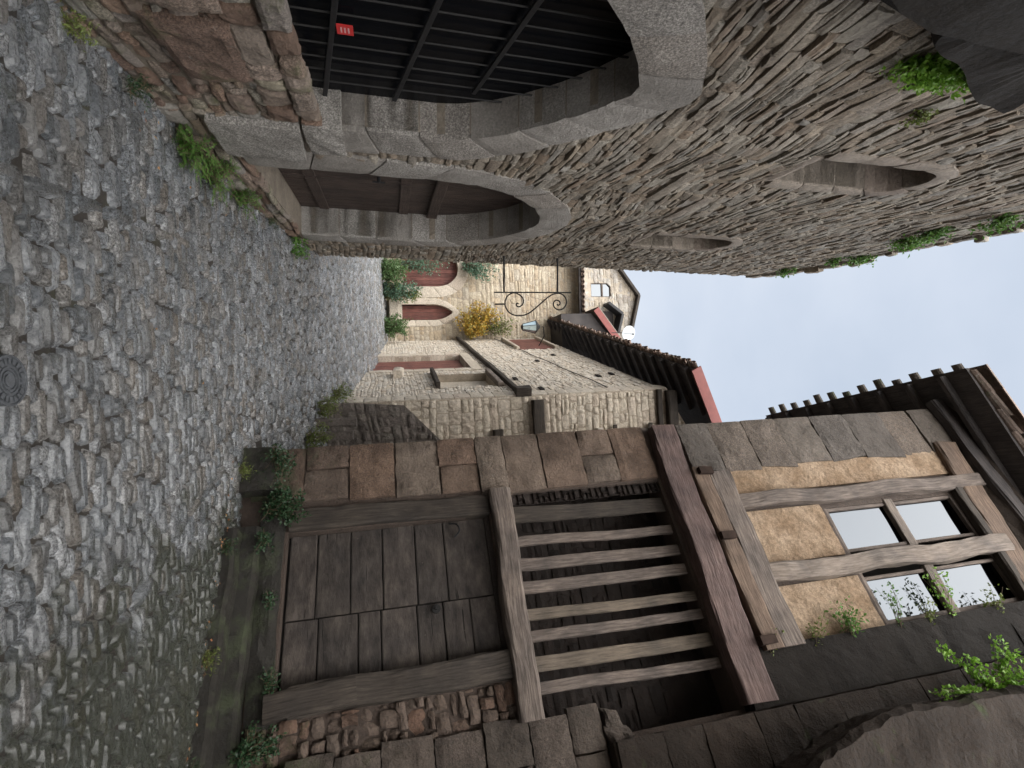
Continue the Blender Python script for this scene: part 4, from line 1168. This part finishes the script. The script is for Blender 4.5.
# posts and ledge at its foot
for x, y, lab, hh in ((332, 423, 'short mossy stone post standing left of the raked grey wall', .42), (313, 437, 'dark squat post at the foot of the corner pier', .35)):
    p = at(x-14, y, 9.9); mb = MB(); z0 = gz(9.9)-.05
    beam(mb, (p.x, 9.9, z0), (p.x+.01, 9.9, z0+hh+.3), .16, .16, V((0, -1, 0)), 5, .012); tag(mb.build('stone_post', M['grey_butt']), lab, 'post')

# ------------------------------------------------------------------ far houses
def far_house():
    pl = FW
    r = empty('ochre_stone_house', (-4, 22, 1.5), 'ochre stone house closing the lane with arched red brown doors', 'house')
    d1 = arch(-3.14, .33, 2.2, 3.6, 4.36, 8, 2, 0, .5); d2 = arch(-5.0, .78, 2.3, 3.75, 4.62, 8)
    outer = [(-9, .5), (1, .5), (1, 10.2), (-9, 10.2)]
    mb = MB(); slab(mb, pl, outer, [d1, d2], -.5, 0); mb.build('wall', M['cream_mortar'], r)
    mb = MB(); rubble(mb, pl, -7.4, 0, 1.4, 6.4, .24, .36, .03, [arch(-3.14, .33, 2.1, 3.6, 4.36, 8, 2, .15, .5), arch(-5.0, .78, 2.2, 3.75, 4.62, 8, 2, .25)], None, gap=.014, rnd=.015, rough=.01)
    rubble(mb, pl, -7.4, 0, 6.4, 10.1, .17, .34, .03, gap=.014, rnd=.015, rough=.01)
    mb.build('masonry', M['ochre'], r)
    mb = MB(); ring(mb, pl, d1, arch(-3.14, .33, 2.2, 3.6, 4.36, 8, 2, .26, .5), 9, -.3, .05); mb.build('door_surround', M['cream_ashlar'], r)
    mb = MB(); ring(mb, pl, d2, arch(-5.0, .78, 2.3, 3.75, 4.62, 8, 2, .46), 9, -.3, .05); mb.build('arch_surround', M['cream_ashlar'], r)
    for c, hw, hb, ht in ((-3.14, .36, 2.2, 4.4), (-5.0, .8, 2.3, 4.65)):
        mb = MB(); s = c-hw
        while s < c+hw-.02: beam(mb, pl.pt(s+.08, hb, -.3), pl.pt(s+.08, ht, -.3), .15, .05, pl.N, 3, .002, rnd=.08); s += .16
        mb.build('door', M['red_wood'], r)
    mb = MB(); block(mb, pl, [(-3.7, 1.7), (-2.5, 1.7), (-2.5, 2.2), (-3.7, 2.2)], 0, .5, 6, 3); mb.build('door_step', M['cream_ashlar'], r)
    # eave
    mb = MB(); vs = [pl.pt(-9, 9.95, .75), pl.pt(.2, 9.75, .75), pl.pt(.2, 11.1, -3.2), pl.pt(-9, 11.2, -3.2)]
    vs += [v+V((0, 0, -.1)) for v in vs]
    mb.add(vs, [[0, 1, 2, 3], [7, 6, 5, 4], [0, 4, 5, 1], [1, 5, 6, 2], [2, 6, 7, 3], [3, 7, 4, 0]]); rf = mb.build('roof', M['soffit'], r)
    al = (vs[1]-vs[0]).normalized(); dn = (vs[0]-vs[3]).normalized(); nn = V((0, -.25, 1)).normalized()
    mb = MB(); tile_row(mb, vs[0]+al*2+dn*.1+nn*.03, al, dn, nn, 32, .215, .5, .1, up=None, rows=5); mb.build('roof_tiles', M['tile'], rf)
far_house()

def tower_house():
    pl = GW
    r = empty('grey_gabled_house', (-4.5, 26, 1.6), 'tall grey stone gable rising behind the ochre house under a low peak', 'house')
    pk = pl.hit(636, 296); lf = pl.hit(619, 272); rt = pl.hit(629, 330); rt2 = pl.hit(600, 352)
    sl = (pk[1]-lf[1])/(pk[0]-lf[0])
    out = [(-9, 1), (1.5, 1), (rt[0]+3, rt[1]-1.0), (rt[0], rt[1]), pk, lf, (-9, lf[1]-(lf[0]+9)*sl)]
    w0 = pl.hit(590.5, 283); w1 = pl.hit(611, 297)
    win = [(w0[0], w0[1]), (w1[0], w0[1]), (w1[0], w1[1]), (w0[0], w1[1])]
    mb = MB(); slab(mb, pl, out, [win], -6, 0); mb.build('wall', M['cream_mortar'], r)
    mb = MB(); rubble(mb, pl, -7.5, 0, 9.5, 15.2, .22, .38, .04, [win], out, gap=.014, rnd=.02, rough=.012); mb.build('masonry', M['grey_rubble'], r)
    mb = MB()
    for a, b in (((-9, out[6][1]), lf), (lf, pk), (pk, rt), (rt, (rt[0]+3, rt[1]-1.0))):
        beam(mb, pl.pt(a[0], a[1]+.06, .05), pl.pt(b[0], b[1]+.06, .05), .16, .5, pl.N, 5, .008)
    mb.build('roof_edge', M['oak_dark'], r)
    mb = MB()
    for e in (0, 1):
        beam(mb, pl.pt(lerp(w0[0], w1[0], e), w0[1], -.08), pl.pt(lerp(w0[0], w1[0], e), w1[1], -.08), .09, .08, pl.N, 3, .001)
        hh = lerp(w0[1], w1[1], e); beam(mb, pl.pt(w0[0], hh, -.08), pl.pt(w1[0], hh, -.08), .09, .08, pl.N, 3, .001)
    hm = (w0[1]*.42+w1[1]*.58); beam(mb, pl.pt(w0[0], hm, -.07), pl.pt(w1[0], hm, -.07), .09, .08, pl.N, 3, .001)
    wn = mb.build('window', M['oak_grey'], r)
    for a, b in ((w0[1]+.04, hm-.04), (hm+.04, w1[1]-.04)):
        mb = MB(); box(mb, pl, w0[0]+.04, w1[0]-.04, a, b, -.2, -.1); mb.build('pane', M['pane'], wn)
    # small slate hood over a recess
    q = [pl.hit(608, 303, .6), pl.hit(622, 314, .6), pl.hit(618, 332, .6)]
    mb = MB()
    for a, b in zip(q, q[1:]): beam(mb, pl.pt(a[0], a[1], .3), pl.pt(b[0], b[1], .3), .16, .9, pl.N, 3, .004)
    mb.build('hood', M['iron_grey'], r)
    mb = MB(); a = pl.hit(603, 318); box(mb, pl, a[0]-.35, a[0]+.6, a[1]-.6, a[1]+.55, .0, .07); mb.build('dark_opening', M['soffit'], r)
tower_house()

def red_gable():
    Y = 20.2
    a = at(596, 309, Y); b = at(622, 345, Y); c = at(592, 345, Y)
    r = empty('red_verged_outhouse', (a.x+.9, Y+1, 8.2), 'small dark roofed gable with bright red verge board behind the cream eaves', 'outbuilding')
    pl = Plane((0, Y, 0), 90)
    reg = [(a.x+.15, 8.6), (b.x+1.2, 8.6), (b.x+1.2, b.z+.3), (b.x, b.z-.12), (a.x+.15, a.z-.12)]
    mb = MB(); slab(mb, pl, reg, [], -2.4, -.25); mb.build('wall', M['soffit'], r)
    mb = MB(); beam(mb, a, b, .26, .05, V((0, -1, 0)), 5, .002, rnd=.06); beam(mb, b, b+V((1.2, 0, -.4)), .26, .05, V((0, -1, 0)), 5, .002, rnd=.06); mb.build('verge_board', M['red_board'], r)
    mb = MB(); vs = [a+V((-.1, .0, .1)), b+V((0, 0, .16)), b+V((0, 2.5, .16)), a+V((-.1, 2.5, .1))]; vs += [v+V((0, .03, .06)) for v in vs]
    mb.add(vs, [[3, 2, 1, 0], [4, 5, 6, 7], [0, 1, 5, 4], [1, 2, 6, 5], [2, 3, 7, 6], [3, 0, 4, 7]]); mb.build('roof', M['tile_dark'], r)
red_gable()

def dish():
    p = at(627.5, 333, 19.0); rr = .30
    r = empty('satellite_dish', p-V((-.1, -.1, .6)), 'white satellite dish poking above the cream house roof', 'satellite dish')
    ax = V((.25, -1, .25)).normalized(); a = ax.cross(V((0, 0, 1))).normalized(); b = ax.cross(a)
    mb = MB(); n = 24; K = 6; vs = []; fs = []
    for sgn in (0, .012):
        for k in range(K+1):
            q = rr*k/K
            for i in range(n): an = 2*PI*i/n; vs.append(p+a*math.cos(an)*q+b*math.sin(an)*q*1.08+ax*(.07*(k/K)**2-sgn))
    for g in (0, 1):
        o = g*(K+1)*n
        for k in range(K):
            for i in range(n): fs.append([o+k*n+i, o+k*n+(i+1) % n, o+(k+1)*n+(i+1) % n, o+(k+1)*n+i])
    for i in range(n): fs.append([K*n+i, K*n+(i+1) % n, (2*K+1)*n+(i+1) % n, (2*K+1)*n+i])
    mb.add(vs, fs); mb.build('reflector', M['white'], r, smooth=True)
    mb = MB(); tube(mb, [p-b*-rr*.9, p+ax*.34], .01, 5); mb.build('feed_arm', M['iron_grey'], r)
    mb = MB(); tube(mb, [p+ax*.30, p+ax*.38], .025, 8); mb.build('feed_horn', M['iron_grey'], r)
    mb = MB(); tube(mb, [p-ax*.02, p-ax*.1+V((0, 0, -.1)), p-ax*.12+V((0, 0, -.6))], .018, 6); mb.build('mast', M['iron_grey'], r)
dish()

# ------------------------------------------------------------------ plants
def leaf(mb, p, d, n, l, w_):
    d = d.normalized(); s = d.cross(n)
    if s.length < .05: s = d.cross(V((1, .2, 0)))
    s.normalize(); n = s.cross(d); m = p+d*l*.45+n*l*.08
    mb.add([p, m+s*w_*.5, p+d*l-n*l*.1, m-s*w_*.5, m+n*0], [[0, 1, 2, 4], [0, 4, 2, 3]])
def rv(): 
    while True:
        v = V((random.uniform(-1, 1), random.uniform(-1, 1), random.uniform(-1, 1)))
        if .05 < v.length < 1: return v
def plant(name, label, cat, base, cen, rad, nst, npl, l, mat, w_=.55, droop=0.0, group=None, fern=False, stem=.004):
    """stems fan from base into an ellipsoid (cen, rad); leaves sit along and round them"""
    base = V(base); cen = V(cen)
    r = empty(name, base, label, cat, group)
    lb = MB(); sb = MB()
    for k in range(nst):
        q = rv(); t = cen+V((q.x*rad[0], q.y*rad[1], q.z*rad[2]))
        b = base+V((random.uniform(-1, 1)*rad[0]*.35, random.uniform(-1, 1)*rad[1]*.35, 0))
        mid = (b+t)/2+V((0, 0, (t-b).length*.12)); t = t-V((0, 0, droop*(t-b).length))
        path = catmull([b, mid, t], 5); tube(sb, path, stem, 4, stem*.35)
        for j in range(npl):
            f = random.random()**.8; i = min(len(path)-2, int(f*(len(path)-1)))
            p = path[i].lerp(path[i+1], random.random()); ax = (path[i+1]-path[i]).normalized()
            if fern:
                sd = ax.cross(V((0, 0, 1)))
                if sd.length < .1: sd = V((1, 0, 0))
                sd.normalize(); d = sd*random.choice((-1, 1))+ax*.6+rv()*.3; leaf(lb, p, d, V((0, 0, 1)), l*(1.3-f)*random.uniform(.7, 1.2), l*w_*.5)
            else:
                d = rv()+V((0, 0, .35)); pp = p+rv()*l*1.1
                leaf(lb, pp, d, rv(), l*random.uniform(.6, 1.3), l*w_*random.uniform(.7, 1.2))
    lb.build('foliage', M[mat], r); sb.build('stem', M['twig'], r)
    return r

# foot of the left wall
b = LW.pt(5.35, 0, .12)
for k, (s_, d_, rr, n_) in enumerate(((4.75, .15, .26, 26), (5.4, .13, .32, 30), (6.3, .10, .26, 20))):
    p = LW.pt(s_, .02, d_)
    plant('fern_clump', ('bright fern clump below the grey jamb block of the big arch', 'largest fern clump on the left wall foot between the arches', 'low weed tuft left of the second arch threshold')[k], 'fern', p, p+V((.08, 0, .12)), (rr, rr*1.4, .20), n_*2, 30, .055, 'fern', fern=True, droop=.05)
p = LW.pt(8.95, .0, .12); plant('leafy_bush', 'small green bush at the far foot of the left house', 'bush', p, p+V((.06, .05, .22)), (.20, .35, .22), 40, 30, .05, 'fern')
p = LW.pt(10.2, .1, .1); 
# right wall ivy
def rp(s_, h_, d_=.08): return RW.pt(s_, h_, d_)
p = rp(.12, .30, .2); plant('ivy_plant', 'ivy trailing from the corner stone beside the pier', 'ivy', p, rp(.35, .36, .26), (.28, .25, .22), 26, 22, .04, 'ivy')
p = rp(.72, .30, .12); plant('ivy_plant', 'largest ivy clump hanging at the left foot of the plank door', 'ivy', p, rp(.78, .48, .16), (.27, .22, .28), 42, 26, .045, 'ivy')
p = rp(1.1, .28, .18); plant('ivy_plant', 'thin ivy on the step just under the plank door', 'ivy', p, rp(1.15, .32, .2), (.18, .15, .10), 16, 16, .035, 'ivy')
p = rp(1.68, .36, .1); plant('ivy_plant', 'small weed below the middle of the door sill', 'weed', p, rp(1.7, .4, .14), (.12, .1, .07), 9, 12, .035, 'ivy')
p = rp(2.42, .42, .08); plant('ivy_plant', 'sprig at the foot of the right door jamb', 'weed', p, rp(2.42, .47, .14), (.15, .12, .09), 12, 14, .035, 'ivy')
p = rp(2.9, .30, .12); plant('ivy_plant', 'dense ivy low on the rubble right of the door', 'ivy', p, rp(2.86, .40, .16), (.20, .16, .22), 30, 22, .04, 'ivy')
# gap between pier and raked wall
for k, (x, y, Y, rr) in enumerate(((330, 408, 10.0, .32), (322, 437, 9.2, .3), (345, 395, 11.2, .35))):
    p = at(x, y, Y); p.z = gz(Y)
    plant('grass_tuft', ('grass tuft in front of the raked grey wall', 'mossy grass tuft behind the corner pier', 'grass tuft at the corner foot of the cream house')[k], 'grass', p, p+V((0, 0, .2)), (rr, rr, .2), 30, 18, .06, 'olive', w_=.3)
# plants at the lane's end
for k, (x, y, Y, rad, n_, mt, lab) in enumerate((
    (392, 272, 20.6, (.75, .5, .7), 70, 'bush', 'big round green bush at the lane end beside the left house'),
    (402, 290, 20.9, (.5, .4, .9), 50, 'bluegreen', 'grey green shrub between the arched doors'),
    (398, 326, 20.8, (.55, .4, .65), 60, 'bush', 'bright bush below the narrow pointed door'),
    (430, 265, 21.3, (.5, .3, .8), 36, 'bluegreen', 'climber hanging beside the wide arched door'),
    (414, 296, 21.2, (.25, .2, .35), 18, 'olive', 'yellowish shrub between the two arched doors'))):
    p = at(x, y, Y); b = V((p.x, p.y, gz(Y)))
    plant('garden_shrub', lab, 'shrub', b, p, rad, n_, 34, .10, mt, stem=.01)
p = at(486, 270, 21.4); plant('wall_climber', 'blue green climber high on the ochre wall near the iron bracket', 'climber', V((p.x-.3, p.y+.4, p.z-.9)), p, (.55, .25, .9), 36, 30, .10, 'bluegreen', stem=.01)
p = at(478, 318, 21.3); plant('yellow_vine', 'autumn yellow vine spread over the ochre wall', 'vine', V((p.x+.5, p.y+.4, 4.9)), p, (.75, .3, 1.05), 90, 40, .12, 'yellow', stem=.012)
p = at(506, 325, 21.4); plant('yellow_vine', 'greener upper part vine beside the lantern', 'vine', V((p.x+.2, p.y+.4, 4.8)), p, (.5, .25, .5), 30, 26, .10, 'olive', stem=.01)
# left wall head and high ledge
p = LW.pt(2.45, 4.85, .04); plant('moss_fern', 'bright green fern growing from the wall under the dark corbel', 'fern', p, LW.pt(2.52, 5.05, .08), (.07, .12, .46), 90, 34, .042, 'bright', fern=False, droop=.05)
p = LW.pt(3.02, 5.45, .03); plant('moss_fern', 'faint green tuft on the ledge right of the bright fern', 'fern', p, LW.pt(3.05, 5.5, .06), (.05, .14, .08), 14, 14, .03, 'olive')
for k, (x, y, rr, n_) in enumerate(((784, 270, .25, 14), (835, 260, .2, 10), (860, 258, .3, 18), (905, 241, .32, 26), (930, 233, .34, 30), (1000, 219, .36, 26))):
    a = LW.hit(x, y, .05); p = LW.pt(a[0], a[1], .05)
    plant('parapet_weed', ('lowest weed at the far end of the left wall head', 'second weed from the far end of the left wall head', 'weed on the left wall head beyond the thick clump', 'thick weed clump on the left wall head facing the timbered window', 'widest weed clump on the left wall head', 'nearest weed clump on the left wall head')[k], 'weed', p, p+V((.05, 0, .0)), (rr*.4, rr*1.1, rr*.8), int(n_*1.2), 13, .06, 'fern', group='weeds on the left wall head')
# timber house window plants
for k, (x, y, rad, n_, mt, l_, lab) in enumerate((
    (845, 612, .26, 22, 'fern', .05, 'leafy sprig beside the lower left window pane'),
    (770, 633, .20, 16, 'olive', .035, 'moss tuft at the corner of the sill timber and dark wall'),
    (815, 625, .2, 14, 'olive', .035, 'dry little plant on the plaster by the dark wall'),
    (885, 588, .18, 10, 'fern', .045, 'sprig crossing the lower left window pane'),
    (932, 575, .16, 10, 'bright', .05, 'bright sprig on the middle window transom'),
    (925, 603, .16, 8, 'olive', .045, 'pale sprig between the two lower panes'),
    (995, 596, .24, 14, 'olive', .045, 'pale sprig at the upper right window corner'))):
    a = RW.hit(x, y, .12); p = RW.pt(2.84, a[1]-.1, .12); c = RW.pt(a[0], a[1], .12)
    plant('window_creeper', lab, 'creeper', p, c, (rad*.7, rad*.6, rad), n_, 10, l_, mt, stem=.0035)
for k, (x, y, Y_, rad, n_) in enumerate(((1005, 662, .3, (.26, .2, .42), 26),)):
    a = RW.hit(x, y, .35)
for lab, p0, tips in (('bright green spray growing on the jutting stone overhang', (990, 692), ((945, 648), (968, 660), (955, 690), (935, 695), (998, 640), (1000, 655), (1012, 668), (1022, 672), (985, 680), (1005, 690), (1020, 690))),):
    a = RW.hit(*p0, .5); base = RW.pt(a[0], a[1], .5); r = empty('bright_creeper', base, lab, 'creeper'); lb = MB(); sb = MB()
    for t in tips:
        for rep in range(3):
            b_ = RW.hit(t[0]+random.uniform(-4, 4), t[1]+random.uniform(-4, 4), .5); e = RW.pt(b_[0], b_[1], .5+random.uniform(-.15, .15))
            path = catmull([base+rv()*.05, (base+e)/2+V((0, 0, .05)), e], 5); tube(sb, path, .004, 4, .0015)
            for j in range(34):
                f = .25+.75*random.random(); i = min(len(path)-2, int(f*(len(path)-1))); q = path[i].lerp(path[i+1], random.random())
                leaf(lb, q+rv()*.035, rv()+V((0, 0, .3)), rv(), random.uniform(.03, .055), random.uniform(.025, .04))
    lb.build('foliage', M['bright'], r); sb.build('stem', M['twig'], r)

# fallen leaves, nobody could count them
mb = MB()
for k in range(64):
    if k < 40: s_ = random.uniform(.4, 3.0); p = RW.pt(s_, 0, random.uniform(.45, .62)); 
    elif k < 58: p = LW.pt(random.uniform(3.5, 6.5), 0, random.uniform(.1, .5))
    else: p = V((random.uniform(-1.6, 1.6), random.uniform(2.6, 7), 0))
    p.z = gz(p.y)+.025; d = rv(); d.z *= .3
    leaf(mb, p, d, V((0, 0, 1)), random.uniform(.022, .04), random.uniform(.015, .028))
tag(mb.build('fallen_leaves', M['dead']), 'scattered rusty fallen leaves on the cobbles', 'leaves', kind='stuff')


# straggling weeds where the paving meets the walls
for k, (pp, lab) in enumerate((
    (LW.pt(3.9, 0, .1), 'thin grass tuft at the wall foot below the big arch'),
    (LW.pt(3.2, 0, .1), 'nearest grass tuft along the left wall foot'),
    (LW.pt(7.6, 0, .08), 'low grass tuft in front of the second arch threshold'),
    (RW.pt(.35, 0, .30), 'grass tuft on the cobbles before the mossy corner stone'),
    (RW.pt(1.25, 0, .46), 'grass tuft at the left end of the lower mossy step'),
    (RW.pt(2.2, 0, .48), 'grass tuft along the middle of the lower mossy step'),
    (RW.pt(3.0, 0, .50), 'grass tuft along the near part of the lower mossy step'))):
    pp = V(pp); pp.z = gz(pp.y)
    plant('grass_tuft', lab, 'grass', pp, pp+V((0, 0, .06)), (.13, .13, .07), 26, 9, .035, 'olive' if k % 2 else 'ivy', w_=.25, stem=.002)
def cable():
    pl = MW; pts = [pl.pt(-10, 6.0, .05)]
    for k in range(1, 12): pts.append(pl.pt(-10+k*.88, 6.0+.03*math.sin(k*2.1)+k*.09, .05))
    mb = MB(); tube(mb, pts, .014, 5); tag(mb.build('wall_cable', M['iron']), 'thin black cable clipped along the cream house front', 'cable')
cable()
